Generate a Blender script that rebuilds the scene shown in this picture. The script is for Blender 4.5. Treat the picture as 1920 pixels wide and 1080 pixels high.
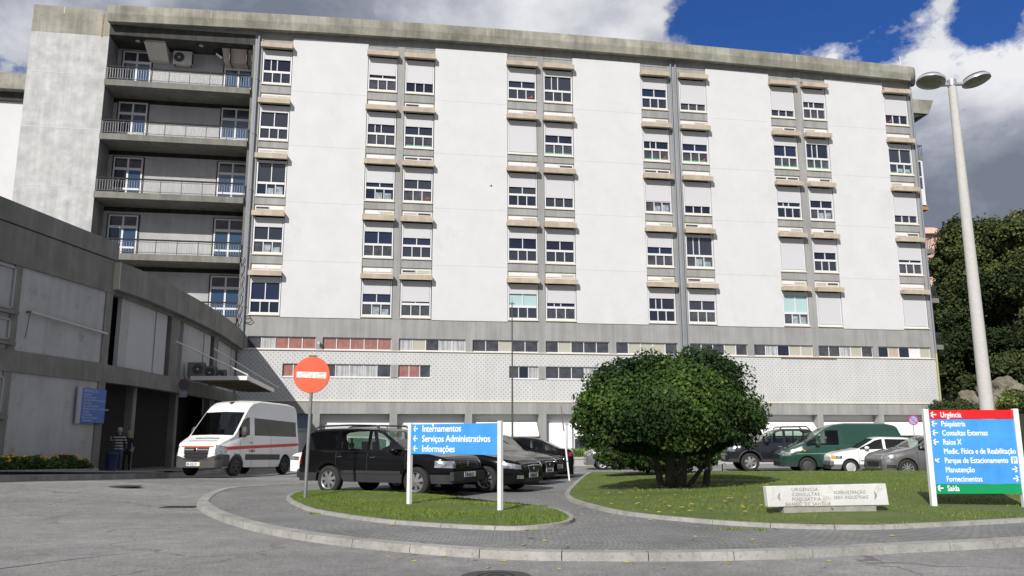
import bpy, bmesh, math, random
from math import sin, cos, pi, radians, sqrt, atan2, tan
from mathutils import Vector, Matrix
from mathutils.bvhtree import BVHTree
import numpy as np
random.seed(7)
for o in list(bpy.data.objects): bpy.data.objects.remove(o)
SC = bpy.context.scene
COL = SC.collection
# ------------------------------------------------------------------ camera
FPX, PITCH, ROLL, EYE = 1520.0, 0.1829, -0.003, 1.40
def cam_rot(v):
    x, y, z = v
    c, s = cos(ROLL), sin(ROLL); x, z = x*c - z*s, x*s + z*c
    c, s = cos(PITCH), sin(PITCH)
    return Vector((x, y*c - z*s, y*s + z*c))
cd = bpy.data.cameras.new('camera'); cam = bpy.data.objects.new('camera', cd); COL.objects.link(cam)
cd.sensor_width = 36.0; cd.lens = FPX/1920*36; cd.clip_start = 0.1; cd.clip_end = 4000
r_, f_, u_ = cam_rot((1,0,0)), cam_rot((0,1,0)), cam_rot((0,0,1))
M = Matrix((( r_.x, u_.x, -f_.x, 0), (r_.y, u_.y, -f_.y, 0), (r_.z, u_.z, -f_.z, EYE), (0,0,0,1)))
cam.matrix_world = M
SC.camera = cam
SC.render.resolution_x, SC.render.resolution_y = 1024, 576
# survey helpers: turn a sighting into a point on a known real plane
def sight(px, py): return cam_rot((px-960, FPX, 540-py))
def ground(px, py, z=0.0):
    v = sight(px, py); t = (z-EYE)/v.z; return Vector((v.x*t, v.y*t, z))
def at_depth(px, py, Y):
    v = sight(px, py); t = Y/v.y; return Vector((v.x*t, Y, v.z*t+EYE))
AZ, D0 = 0.1668, 56.0
CA, SA = cos(AZ), sin(AZ)
def fpt(s, y, z): return Vector((s*CA - y*SA, D0 + s*SA + y*CA, z))      # facade frame -> world
def facade_at(px, py, y=0.):                 # sighting meets the plane y metres behind the facade
    v = sight(px, py); n = (SA, -CA); t = (n[1]*D0-y)/(n[0]*v.x+n[1]*v.y); X, Y = v.x*t, v.y*t
    return X*CA+(Y-D0)*SA, v.z*t+EYE
def px_per_m(s, z):
    p = fpt(s, 0, z); return FPX/(p.y*cos(PITCH) + (p.z-EYE)*sin(PITCH))
# ------------------------------------------------------------------ world and sun
SUN_EL, SUN_AZ = radians(33), radians(21)     # shadows run towards +Y, turned 21 deg to the right
SC.view_settings.view_transform = 'Standard'; SC.view_settings.look = 'None'
SC.view_settings.exposure = 0.10; SC.view_settings.gamma = 1.0
W = bpy.data.worlds.new('World'); SC.world = W; W.use_nodes = True
nt = W.node_tree; nt.nodes.clear()
def N(nt, t, **kw):
    n = nt.nodes.new(t)
    for k, v in kw.items():
        if k.startswith('i_'): n.inputs[k[2:]].default_value = v
        else: setattr(n, k, v)
    return n
def mth(nt, op, a, b=None, c=None, clamp=False):
    n = nt.nodes.new('ShaderNodeMath'); n.operation = op; n.use_clamp = clamp
    for i, v in enumerate((a, b, c)):
        if v is None: continue
        if isinstance(v, (int, float)): n.inputs[i].default_value = v
        else: nt.links.new(v, n.inputs[i])
    return n.outputs[0]
def ramp(nt, fac, stops, interp='LINEAR'):
    n = nt.nodes.new('ShaderNodeValToRGB'); n.color_ramp.interpolation = interp
    e = n.color_ramp.elements
    while len(e) < len(stops): e.new(0.5)
    for i, (p, c) in enumerate(stops):
        e[i].position = p; e[i].color = (c, c, c, 1) if isinstance(c, (int, float)) else (*c, 1)
    if fac is not None: nt.links.new(fac, n.inputs[0])
    return n.outputs[0]
def mixc(nt, f, a, b, mode='MIX'):
    n = nt.nodes.new('ShaderNodeMix'); n.data_type = 'RGBA'; n.blend_type = mode
    for i, v in ((0, f), (6, a), (7, b)):
        if isinstance(v, (int, float)): n.inputs[i].default_value = v if i == 0 else (v, v, v, 1)
        elif isinstance(v, tuple): n.inputs[i].default_value = (*v[:3], 1)
        else: nt.links.new(v, n.inputs[i])
    return n.outputs[2]
sky = N(nt, 'ShaderNodeTexSky', sky_type='NISHITA', sun_disc=False, sun_elevation=SUN_EL, sun_rotation=SUN_AZ+pi, altitude=400, air_density=1.0, dust_density=0.6, ozone_density=2.5)
tc = N(nt, 'ShaderNodeTexCoord'); G_ = tc.outputs['Generated']
sep = N(nt, 'ShaderNodeSeparateXYZ'); nt.links.new(G_, sep.inputs[0])
zz = mth(nt, 'MAXIMUM', sep.outputs[2], 0.0); zz = mth(nt, 'ADD', zz, 0.22)
cmb = N(nt, 'ShaderNodeCombineXYZ')
nt.links.new(mth(nt, 'DIVIDE', sep.outputs[0], zz), cmb.inputs[0]); nt.links.new(mth(nt, 'DIVIDE', sep.outputs[1], zz), cmb.inputs[1])
mpc = N(nt, 'ShaderNodeMapping'); mpc.inputs['Scale'].default_value = (1, 1, 1.5); nt.links.new(G_, mpc.inputs[0])
cl = N(nt, 'ShaderNodeTexNoise', i_Scale=6.0, i_Detail=12.0, i_Roughness=0.64, i_Distortion=0.05); nt.links.new(mpc.outputs[0], cl.inputs[0])
def near_dir(px, py, r0, r1):                # 1 inside a cone round one real direction of the sky
    d = sight(px, py).normalized()
    v = N(nt, 'ShaderNodeVectorMath', operation='DISTANCE'); nt.links.new(G_, v.inputs[0]); v.inputs[1].default_value = d
    mr = N(nt, 'ShaderNodeMapRange', interpolation_type='SMOOTHSTEP'); nt.links.new(v.outputs['Value'], mr.inputs[0])
    mr.inputs[1].default_value = r0; mr.inputs[2].default_value = r1; mr.inputs[3].default_value = 1; mr.inputs[4].default_value = 0
    return mr.outputs[0]
gap = mth(nt, 'MAXIMUM', near_dir(1418, 10, .03, .12), near_dir(1490, -5, .03, .11))
gap = mth(nt, 'MAXIMUM', gap, near_dir(1600, -55, .03, .13))
gap = mth(nt, 'MAXIMUM', gap, mth(nt, 'MULTIPLY', near_dir(1862, 15, .0, .062), 1.0))
gap = mth(nt, 'MAXIMUM', gap, mth(nt, 'MULTIPLY', near_dir(1420, 90, .0, .075), .9))
cov = mth(nt, 'ADD', mth(nt, 'MULTIPLY', mth(nt, 'SUBTRACT', cl.outputs[0], .5), 1.9), 0.86)
cov = mth(nt, 'SUBTRACT', cov, mth(nt, 'MULTIPLY', gap, 0.72))
mask = ramp(nt, cov, [(0.44, 0.0), (0.52, 0.35), (0.62, 1.0)])
n2 = N(nt, 'ShaderNodeTexNoise', i_Scale=4.6, i_Detail=8.0, i_Roughness=0.55, i_Distortion=.2)
mp = N(nt, 'ShaderNodeMapping'); mp.inputs['Location'].default_value = (3.1, 7.7, 0); nt.links.new(mpc.outputs[0], mp.inputs[0]); nt.links.new(mp.outputs[0], n2.inputs[0])
dark = mth(nt, 'MAXIMUM', mth(nt, 'MULTIPLY', near_dir(1850, 370, .03, .18), 1.0), mth(nt, 'MULTIPLY', near_dir(500, -20, .05, .34), .75))
lite = mth(nt, 'MAXIMUM', near_dir(1130, 10, .02, .2), mth(nt, 'MULTIPLY', near_dir(1620, 90, .0, .12), 1.0))
lite = mth(nt, 'MAXIMUM', lite, mth(nt, 'MULTIPLY', near_dir(1880, 90, .0, .13), 1.0)); lite = mth(nt, 'MAXIMUM', lite, mth(nt, 'MULTIPLY', near_dir(1720, 90, .0, .14), .9)); lite = mth(nt, 'MAXIMUM', lite, mth(nt, 'MULTIPLY', near_dir(1780, 190, .0, .10), .55)); lite = mth(nt, 'MAXIMUM', lite, mth(nt, 'MULTIPLY', near_dir(20, 80, .0, .12), .5))
n9 = N(nt, 'ShaderNodeTexNoise', i_Scale=15.0, i_Detail=8.0, i_Roughness=0.6); nt.links.new(mpc.outputs[0], n9.inputs[0])
br = mth(nt, 'ADD', n2.outputs[0], mth(nt, 'MULTIPLY', mth(nt, 'SUBTRACT', n9.outputs[0], .5), .30)); br = mth(nt, 'ADD', br, mth(nt, 'MULTIPLY', lite, .25)); br = mth(nt, 'SUBTRACT', br, mth(nt, 'MULTIPLY', dark, .13))
br = mth(nt, 'ADD', br, mth(nt, 'MULTIPLY', mth(nt, 'SUBTRACT', cov, .86), .12))
ccol = ramp(nt, br, [(0.30, (.20, .225, .29)), (0.44, (.32, .35, .42)), (0.54, (.52, .54, .61)), (0.66, (.74, .75, .80)), (0.80, (.92, .92, .94))])
bg1 = N(nt, 'ShaderNodeBackground', i_Strength=0.085); nt.links.new(mixc(nt, 1.0, sky.outputs[0], (.27, .54, 1.04), 'MULTIPLY'), bg1.inputs[0])
bg2 = N(nt, 'ShaderNodeBackground', i_Strength=0.88); nt.links.new(ccol, bg2.inputs[0])
mx = N(nt, 'ShaderNodeMixShader'); nt.links.new(mask, mx.inputs[0]); nt.links.new(bg1.outputs[0], mx.inputs[1]); nt.links.new(bg2.outputs[0], mx.inputs[2])
wo = N(nt, 'ShaderNodeOutputWorld'); nt.links.new(mx.outputs[0], wo.inputs[0])
sd = bpy.data.lights.new('sun', 'SUN'); sd.energy = 4.9; sd.angle = radians(0.53); sd.color = (1, .965, .915)
sun = bpy.data.objects.new('sun', sd); COL.objects.link(sun)
ld = Vector((sin(SUN_AZ)*cos(SUN_EL), cos(SUN_AZ)*cos(SUN_EL), -sin(SUN_EL)))
sun.rotation_euler = ld.to_track_quat('-Z', 'Y').to_euler(); sun.location = (-20, -40, 40)
# ------------------------------------------------------------------ materials
MATS = {}
def mat(name, col, rough=.7, metal=0., vary=0., vscale=1.0, streak=0., bump=0., bscale=20., coat=0., spec=.5, col2=None, extra=None, world=False):
    if name in MATS: return MATS[name]
    m = bpy.data.materials.new(name); m.use_nodes = True; t = m.node_tree
    b = t.nodes['Principled BSDF']; b.inputs['Roughness'].default_value = rough; b.inputs['Metallic'].default_value = metal
    b.inputs['Specular IOR Level'].default_value = spec
    b.inputs['Coat Weight'].default_value = coat; b.inputs['Coat Roughness'].default_value = .04
    b.inputs['Base Color'].default_value = (*col, 1)
    c = None
    if vary or streak or bump or extra or col2:
        if world: gg = N(t, 'ShaderNodeNewGeometry'); P = gg.outputs['Position']
        else: tcn = N(t, 'ShaderNodeTexCoord'); P = tcn.outputs['Object']
        c = (*col, 1)
        if vary:
            n1 = N(t, 'ShaderNodeTexNoise', i_Scale=vscale, i_Detail=8.0, i_Roughness=.62); t.links.new(P, n1.inputs[0])
            lo = tuple(x*(1-vary) for x in col) if col2 is None else col
            hi = tuple(min(1, x*(1+vary*.6)) for x in col) if col2 is None else col2
            c = ramp(t, n1.outputs[0], [(.32, lo), (.68, hi)])
        if streak:
            mpn = N(t, 'ShaderNodeMapping'); mpn.inputs['Scale'].default_value = (2.2, 2.2, .12); t.links.new(P, mpn.inputs[0])
            n3 = N(t, 'ShaderNodeTexNoise', i_Scale=1.2, i_Detail=7.0, i_Roughness=.65); t.links.new(mpn.outputs[0], n3.inputs[0])
            f = ramp(t, n3.outputs[0], [(.38, 1-streak), (.62, 1.0)])
            c = mixc(t, 1.0, c, f, 'MULTIPLY')
        if extra: c = extra(t, P, c)
        if not isinstance(c, tuple): t.links.new(c, b.inputs['Base Color'])
        if bump:
            n4 = N(t, 'ShaderNodeTexNoise', i_Scale=bscale, i_Detail=5.0, i_Roughness=.6); t.links.new(P, n4.inputs[0])
            bp = N(t, 'ShaderNodeBump', i_Strength=bump, i_Distance=.03); t.links.new(n4.outputs[0], bp.inputs['Height']); t.links.new(bp.outputs[0], b.inputs['Normal'])
    MATS[name] = m
    return m
def formwork(t, P, c):                       # faint board marks in the concrete
    s_ = N(t, 'ShaderNodeSeparateXYZ'); t.links.new(P, s_.inputs[0])
    fr = mth(t, 'FRACT', mth(t, 'MULTIPLY', s_.outputs[2], 5.0))
    ln = mth(t, 'LESS_THAN', fr, .08)
    return mixc(t, mth(t, 'MULTIPLY', ln, .18), c, (.12, .115, .10))
def grime(t, P, c):
    n = N(t, 'ShaderNodeTexNoise', i_Scale=.28, i_Detail=9.0, i_Roughness=.72); t.links.new(P, n.inputs[0])
    return mixc(t, ramp(t, n.outputs[0], [(.56, 0.0), (.74, .40)]), c, (.38, .38, .37))
def tilework(t, P, c):                       # white glazed tiles, small grey star on each
    s_ = N(t, 'ShaderNodeSeparateXYZ'); t.links.new(P, s_.inputs[0])
    k = 2*pi/.31
    a = mth(t, 'COSINE', mth(t, 'MULTIPLY', s_.outputs[0], k)); b = mth(t, 'COSINE', mth(t, 'MULTIPLY', s_.outputs[2], k))
    d = mth(t, 'MULTIPLY', a, b)
    f = ramp(t, d, [(.25, 0.0), (.70, 1.0)])
    g = ramp(t, mth(t, 'MULTIPLY', d, -1.0), [(.55, 0.0), (.85, 1.0)])
    c1 = mixc(t, mth(t, 'MULTIPLY', f, .62), c, (.20, .215, .24))
    return mixc(t, mth(t, 'MULTIPLY', g, .25), c1, (.34, .35, .36))
CONC = mat('weathered concrete', (.32, .31, .26), .92, vary=.42, vscale=.55, streak=.26, bump=.35, bscale=9, extra=formwork)
CONC_G = mat('grey painted concrete', (.30, .30, .292), .85, vary=.13, vscale=.5, streak=.2, bump=.15, bscale=14)
CONC_D = mat('shade darkened concrete', (.055, .055, .05), .95, vary=.4, vscale=1.2, streak=.3)  # shade of soffits, undersides and recesses put into the colour
CONC_S = mat('balcony concrete', (.20, .195, .172), .9, vary=.22, vscale=.8, streak=.25, bump=.2)
WHITE_P = mat('white painted render', (.545, .545, .552), .75, vary=.05, vscale=.6, streak=.0, extra=grime, bump=.08, bscale=30)
TOWER_W = mat('stained whitewashed wall', (.47, .47, .468), .85, vary=.24, vscale=1.1, streak=.16, bump=.25, bscale=8)
TILE = mat('patterned wall tiles', (.53, .53, .52), .4, vary=.06, vscale=.6, streak=.06, extra=tilework)
ALU_W = mat('white window frame', (.62, .62, .635), .45)
SHUT = mat('white roller shutter', (.50, .50, .515), .6, extra=lambda t, P, c: mixc(t, mth(t, 'MULTIPLY', mth(t, 'LESS_THAN', mth(t, 'FRACT', mth(t, 'MULTIPLY', (lambda s_: (t.links.new(P, s_.inputs[0]), s_.outputs[2])[1])(N(t, 'ShaderNodeSeparateXYZ')), 18)), .2), .25), c, (.4, .4, .42)))
CANOPY = mat('ochre sun canopy', (.43, .37, .285), .8, vary=.16, vscale=1.5, streak=.15)
CREAM = mat('cream window sill', (.62, .58, .48), .7, vary=.1)
GL_UP2 = mat('navy window glass', (.013, .022, .052), .05, spec=.6)
GL_UP3 = mat('slate window glass', (.028, .034, .048), .06, spec=.6)
GL_UP = mat('dark window glass', (.010, .015, .032), .04, spec=.6)
GL_LOW = mat('grey window glass', (.06, .063, .075), .1, spec=.55, vary=.5, vscale=1.8)
GL_BLUE = mat('blue reflecting door glass', (.028, .062, .125), .06, spec=.8)
GL_TEAL = mat('glass with pale blind', (.36, .50, .50), .15)
BLIND = mat('beige blind behind glass', (.38, .37, .31), .4)
def folds(t, P, c):
    s_ = N(t, 'ShaderNodeSeparateXYZ'); t.links.new(P, s_.inputs[0])
    w = mth(t, 'SINE', mth(t, 'ADD', mth(t, 'MULTIPLY', s_.outputs[0], 26.0), mth(t, 'MULTIPLY', mth(t, 'SINE', mth(t, 'MULTIPLY', s_.outputs[0], 7.3)), 2.0)))
    return mixc(t, mth(t, 'MULTIPLY', mth(t, 'GREATER_THAN', w, .1), .42), c, (.13, .12, .12))
CURT_R = mat('red curtain behind glass', (.33, .135, .115), .3, vary=.25, vscale=3, extra=folds)
CURT_W = mat('white curtain behind glass', (.42, .43, .44), .3, vary=.2, vscale=3, extra=folds)
RAILM = mat('dark railing metal', (.05, .05, .055), .5)
RAILG = mat('galvanised balusters', (.35, .35, .36), .45, .3)
PIPE = mat('blue grey downpipe', (.17, .19, .23), .5)
STEEL = mat('bright sheet metal', (.62, .62, .64), .3, 1.0)
AC_M = mat('air conditioner casing', (.5, .49, .46), .6, vary=.1)
BLACKM = mat('matt black', (.012, .012, .013), .8)
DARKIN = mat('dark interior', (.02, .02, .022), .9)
# ------------------------------------------------------------------ object helpers
def tagset(o, label=None, cat=None, group=None, kind=None):
    if label: o['label'] = label
    if cat: o['category'] = cat
    if group: o['group'] = group
    if kind: o['kind'] = kind
    return o
def thing(name, label, cat, loc=(0,0,0), rz=0., group=None, rot=None):
    o = bpy.data.objects.new(name, None); COL.objects.link(o); o.location = loc
    o.rotation_euler = rot if rot else (0, 0, rz); o.empty_display_size = .3
    return tagset(o, label, cat, group)
class MB:
    def __init__(s): s.v = []; s.f = []; s.m = []; s.mats = []; s.sm = []
    def mi(s, m):
        if m not in s.mats: s.mats.append(m)
        return s.mats.index(m)
    def add(s, vs, fs, m, smooth=False):
        o = len(s.v); s.v += [tuple(v) for v in vs]; i = s.mi(m)
        for f in fs: s.f.append(tuple(a+o for a in f)); s.m.append(i); s.sm.append(smooth)
        return s
    def box(s, x0, x1, y0, y1, z0, z1, m):
        v = [(x0,y0,z0),(x1,y0,z0),(x1,y1,z0),(x0,y1,z0),(x0,y0,z1),(x1,y0,z1),(x1,y1,z1),(x0,y1,z1)]
        return s.add(v, [(0,3,2,1),(4,5,6,7),(0,1,5,4),(1,2,6,5),(2,3,7,6),(3,0,4,7)], m)
    def hexa(s, b, t, m):      # bottom 4 pts, top 4 pts (same winding, ccw)
        return s.add(list(b)+list(t), [(3,2,1,0),(4,5,6,7),(0,1,5,4),(1,2,6,5),(2,3,7,6),(3,0,4,7)], m)
    def prism(s, pts, z0, z1, m):
        n = len(pts); v = [(x, y, z0) for x, y in pts]+[(x, y, z1) for x, y in pts]
        f = [tuple(range(n-1, -1, -1)), tuple(range(n, 2*n))]+[(i, (i+1) % n, n+(i+1) % n, n+i) for i in range(n)]
        return s.add(v, f, m)
    def tube(s, pts, r, m, n=8, smooth=True, cap=True):
        pts = [Vector(p) for p in pts]; rs = r if isinstance(r, (list, tuple)) else [r]*len(pts)
        vs = []; fs = []; up0 = None
        for i, p in enumerate(pts):
            d = (pts[min(i+1, len(pts)-1)]-pts[max(i-1, 0)]).normalized()
            a = up0 if up0 is not None and abs(up0.dot(d)) < .95 else (Vector((0,0,1)) if abs(d.z) < .9 else Vector((1,0,0)))
            u = (a-d*a.dot(d)).normalized(); up0 = u; w = d.cross(u)
            for k in range(n): vs.append(p+(u*cos(2*pi*k/n)+w*sin(2*pi*k/n))*rs[i])
        for i in range(len(pts)-1):
            for k in range(n): fs.append((i*n+k, i*n+(k+1) % n, (i+1)*n+(k+1) % n, (i+1)*n+k))
        s.add(vs, fs, m, smooth)
        if cap:
            s.add(vs[:n], [tuple(range(n-1, -1, -1))], m); s.add(vs[-n:], [tuple(range(n))], m)
        return s
    def lathe(s, prof, m, n=24, axis='z', c=(0,0,0), smooth=True):
        vs = []; fs = []; c = Vector(c)
        for r, h in prof:
            for k in range(n):
                a = 2*pi*k/n; p = (r*cos(a), r*sin(a), h)
                if axis == 'y': p = (p[0], p[2], p[1])
                if axis == 'x': p = (p[2], p[0], p[1])
                vs.append(Vector(p)+c)
        for i in range(len(prof)-1):
            for k in range(n):
                q = (i*n+k, i*n+(k+1) % n, (i+1)*n+(k+1) % n, (i+1)*n+k)
                fs.append(q if axis != 'y' else q[::-1])
        return s.add(vs, fs, m, smooth)
    def obj(s, name, parent=None, bevel=0., label=None):
        me = bpy.data.meshes.new(name); me.from_pydata(s.v, [], s.f)
        for m in s.mats: me.materials.append(m)
        if s.f:
            me.polygons.foreach_set('material_index', s.m); me.polygons.foreach_set('use_smooth', s.sm)
        me.update()
        o = bpy.data.objects.new(name, me); COL.objects.link(o)
        if parent: o.parent = parent
        if bevel:
            b = o.modifiers.new('bevel', 'BEVEL'); b.width = bevel; b.segments = 2; b.limit_method = 'ANGLE'; b.angle_limit = radians(40)
        if label: o['label'] = label
        return o
def text_mesh(name, s, size, m, parent, mtx, bold=.012, align='LEFT', extr=.002, sx=1.0, space=1.0):
    cu = bpy.data.curves.new(name, 'FONT'); cu.body = s; cu.size = size; cu.offset = 0; cu.extrude = extr; cu.align_x = align; cu.space_character = space
    cu.resolution_u = 3
    t = bpy.data.objects.new(name+'_tmp', cu); COL.objects.link(t)
    bpy.context.view_layer.update()
    me = bpy.data.meshes.new_from_object(t.evaluated_get(bpy.context.evaluated_depsgraph_get()))
    bpy.data.objects.remove(t); bpy.data.curves.remove(cu)
    if bold >= .01:                          # heavier strokes: layered copies a hair apart
        bm = bmesh.new(); bm.from_mesh(me); base = bm.verts[:]+bm.edges[:]+bm.faces[:]
        for k_, (dx_, dy_) in enumerate(((-1, 0), (1, 0), (0, .7), (0, -.7))):
            g_ = bmesh.ops.duplicate(bm, geom=base)['geom']; bmesh.ops.translate(bm, verts=[v for v in g_ if isinstance(v, bmesh.types.BMVert)], vec=(dx_*bold*size, dy_*bold*size, (k_+1)*.0005))
        bm.to_mesh(me); bm.free()
    me.transform(mtx @ Matrix.Diagonal((sx, 1, 1, 1)))
    me.materials.clear(); me.materials.append(m)
    o = bpy.data.objects.new(name, me); COL.objects.link(o); o.parent = parent
    return o
def leaf_mesh(pts, nrm, size, mats, rnd, aspect=.55, mi=None):
    """quads (folded leaves) at pts, facing about nrm; numpy"""
    n = len(pts); rs = np.random.RandomState(rnd)
    d = rs.normal(size=(n, 3)); nn = nrm + rs.normal(size=(n, 3))*.75; nn /= np.linalg.norm(nn, axis=1, keepdims=True)+1e-9
    u = np.cross(nn, d); u /= np.linalg.norm(u, axis=1, keepdims=True)+1e-9; w = np.cross(nn, u)
    L = (size*(.6+.8*rs.rand(n)))[:, None]; B = L*aspect
    v = np.empty((n, 4, 3)); v[:, 0] = pts-u*L*.5; v[:, 1] = pts+w*B*.5+nn*L*.06; v[:, 2] = pts+u*L*.5; v[:, 3] = pts-w*B*.5+nn*L*.06
    me = bpy.data.meshes.new('crown'); me.vertices.add(4*n); me.vertices.foreach_set('co', v.reshape(-1))
    me.loops.add(4*n); me.loops.foreach_set('vertex_index', np.arange(4*n, dtype=np.int32))
    me.polygons.add(n); me.polygons.foreach_set('loop_start', np.arange(0, 4*n, 4, dtype=np.int32)); 
    for m in mats: me.materials.append(m)
    if mi is None: mi = rs.randint(0, len(mats), n)
    me.polygons.foreach_set('material_index', mi.astype(np.int32))
    me.update(calc_edges=True); me.validate()
    return me
def smooth_poly(pts, n=8, closed=True):
    out = []; P = [Vector((p[0], p[1])) for p in pts]; L = len(P)
    rng = range(L) if closed else range(L-1)
    for i in rng:
        p0, p1, p2, p3 = (P[(i-1) % L], P[i], P[(i+1) % L], P[(i+2) % L]) if closed else (P[max(i-1, 0)], P[i], P[i+1], P[min(i+2, L-1)])
        for k in range(n):
            t = k/n
            out.append(.5*((2*p1)+(p2-p0)*t+(2*p0-5*p1+4*p2-p3)*t*t+(3*p1-p0-3*p2+p3)*t**3))
    if not closed: out.append(P[-1])
    return out
# ================================================================== hospital (facade frame: x along, y into building, z up)
HB = thing('hospital_building', 'long six-storey white hospital block with grey concrete roof edge and stacked window columns', 'building', (0, D0, 0), AZ)
def camber(s): return .30*(1-((s-4)/31.)**2)
COLS = {'A': (-17.70, -15.69), 'B1': (-10.40, -8.32), 'B2': (-7.77, -5.66), 'C1': (-.31, 1.86), 'C2': (2.39, 4.60), 'D1': (9.92, 12.02), 'D2': (12.95, 15.12), 'E1': (20.35, 22.41), 'E2': (23.06, 25.06), 'F': (30.08, 32.18)}
PANELS = [(-15.66, -10.42), (-5.62, -.33), (4.63, 9.90), (15.14, 20.33), (25.09, 30.06)]
CZ = [28.2, 24.2, 20.2, 16.15, 12.05]
joints = [25.35, 21.35, 17.3, 13.2]
for a, b in PANELS:
    p = MB(); zs = [9.35]+joints[::-1]+[29.12+camber((a+b)/2)]
    for i in range(5): p.box(a, b, -.10, .3, zs[i]+(.005 if i else 0), zs[i+1]-.005, WHITE_P)
    p.box(a+.02, b-.02, -.085, .28, 9.4, 29.1, SHUT)
    p.obj('wall_panel', HB)
g = MB()
for a, b in [(-18.25, -17.72), (-8.30, -7.79), (1.88, 2.37), (12.04, 12.93), (22.43, 23.04), (32.20, 32.62)]: g.box(a, b, -.06, .5, 9.35, 29.7, CONC_G)
g.box(-18.25, 32.62, -.05, .5, 8.06, 9.35, CONC_G)
for (a, b) in COLS.values(): g.box(a-.02, b+.02, -.04, .5, 9.35, CZ[4]-2.56, CONC_G)
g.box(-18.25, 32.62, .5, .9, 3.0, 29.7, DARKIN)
g.obj('upper_wall', HB)
# ribbon windows and tile band
RIB = [(-17.66, -13.28), (-12.83, -8.29), (-7.79, -3.25), (-2.77, 1.84), (2.37, 6.96), (7.47, 12.04), (12.97, 17.39), (17.89, 22.53), (22.96, 27.38), (27.81, 32.17)]
RIB2 = [(-15.35, -13.28), (-12.83, -8.29), (-7.79, -5.62), (-.22, 1.84), (2.37, 6.96)]
g = MB()
e = -18.25
for a, b in RIB: g.box(e, a, -.055, .5, 7.22, 8.06, CONC_G); e = b
g.box(e, 32.62, -.055, .5, 7.22, 8.06, CONC_G)
g.box(-18.25, 32.62, -.12, .3, 7.16, 7.22, CREAM)
for a, b in zip([r[0] for r in RIB2], [r[1] for r in RIB2]): g.box(a-.03, b+.03, -.07, .05, 5.36, 5.41, ALU_W)
g.box(-13.28, -12.83, -.03, .3, 5.41, 6.28, CONC_G); g.box(-8.29, -7.79, -.03, .3, 5.41, 6.28, CONC_G); g.box(1.84, 2.37, -.03, .3, 5.41, 6.28, CONC_G)
g.obj('window_band', HB)
t = MB()
t.box(-18.25, 32.5, -.03, .3, 6.28, 7.16, TILE); t.box(-18.25, 32.5, -.03, .3, 3.88, 5.41-.05, TILE)
e = -18.25
for a, b in [(-15.35, -5.62), (-.22, 6.96)]: t.box(e, a, -.03, .3, 5.36, 6.28, TILE); e = b
t.box(e, 32.5, -.03, .3, 5.36, 6.28, TILE)
t.obj('tiled_wall', HB)
g = MB(); g.box(-18.25, 32.62, -.10, .4, 3.80, 3.88, CREAM); g.box(-18.25, 32.62, -.04, .8, 3.0, 3.80, CONC_G)
g.obj('lintel_band', HB)
def pane_row(fr, a, b, z0, z1, n, mats, parent, y=.10, fw=.05, name='pane'):
    w = (b-a)/n
    for k in range(n+1):
        x = a+k*w; fr.box(max(a, x-fw/2), min(b, x+fw/2), y-.04, y+.04, z0, z1, ALU_W)
for i, (a, b) in enumerate(RIB+RIB2):
    up = i < 10; z0, z1 = (7.24, 8.04) if up else (5.42, 6.27)
    n = 5 if b-a > 3 else 3
    fr = MB(); fr.box(a, b, .06, .16, z0, z0+.05, ALU_W); fr.box(a, b, .06, .16, z1-.04, z1, ALU_W); pane_row(fr, a, b, z0+.05, z1-.04, n, None, None)
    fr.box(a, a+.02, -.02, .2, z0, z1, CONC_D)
    o = fr.obj('ribbon_window', HB)
    sets = {0: [GL_LOW, CURT_W, CURT_R, CURT_R, CURT_R], 1: [CURT_R]*5, 2: [CURT_W, BLIND, GL_LOW, CURT_W, CURT_W], 3: [GL_LOW, GL_LOW, BLIND, GL_LOW, GL_LOW], 4: [GL_LOW, BLIND, GL_LOW, GL_LOW, GL_LOW],
            5: [GL_LOW, BLIND, BLIND, BLIND, GL_LOW], 6: [GL_LOW, GL_LOW, GL_LOW, BLIND, GL_LOW], 7: [GL_LOW, CURT_W, GL_UP, BLIND, BLIND], 8: [GL_LOW, GL_LOW, CURT_W, BLIND, GL_LOW], 9: [GL_UP, CANOPY, GL_UP, ALU_W, BLIND],
            10: [CURT_R, CURT_R, GL_LOW], 11: [GL_LOW, CURT_W, CURT_W, CURT_W, GL_LOW], 12: [CURT_R, CURT_R, GL_LOW], 13: [GL_LOW, GL_UP, CURT_W], 14: [GL_LOW, GL_LOW, GL_LOW, CURT_W, GL_LOW]}[i]
    w = (b-a)/n
    for k in range(n): MB().box(a+k*w+.02, a+(k+1)*w-.02, .10, .13, z0+.05, z1-.04, sets[k]).obj('pane', o)
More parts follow.
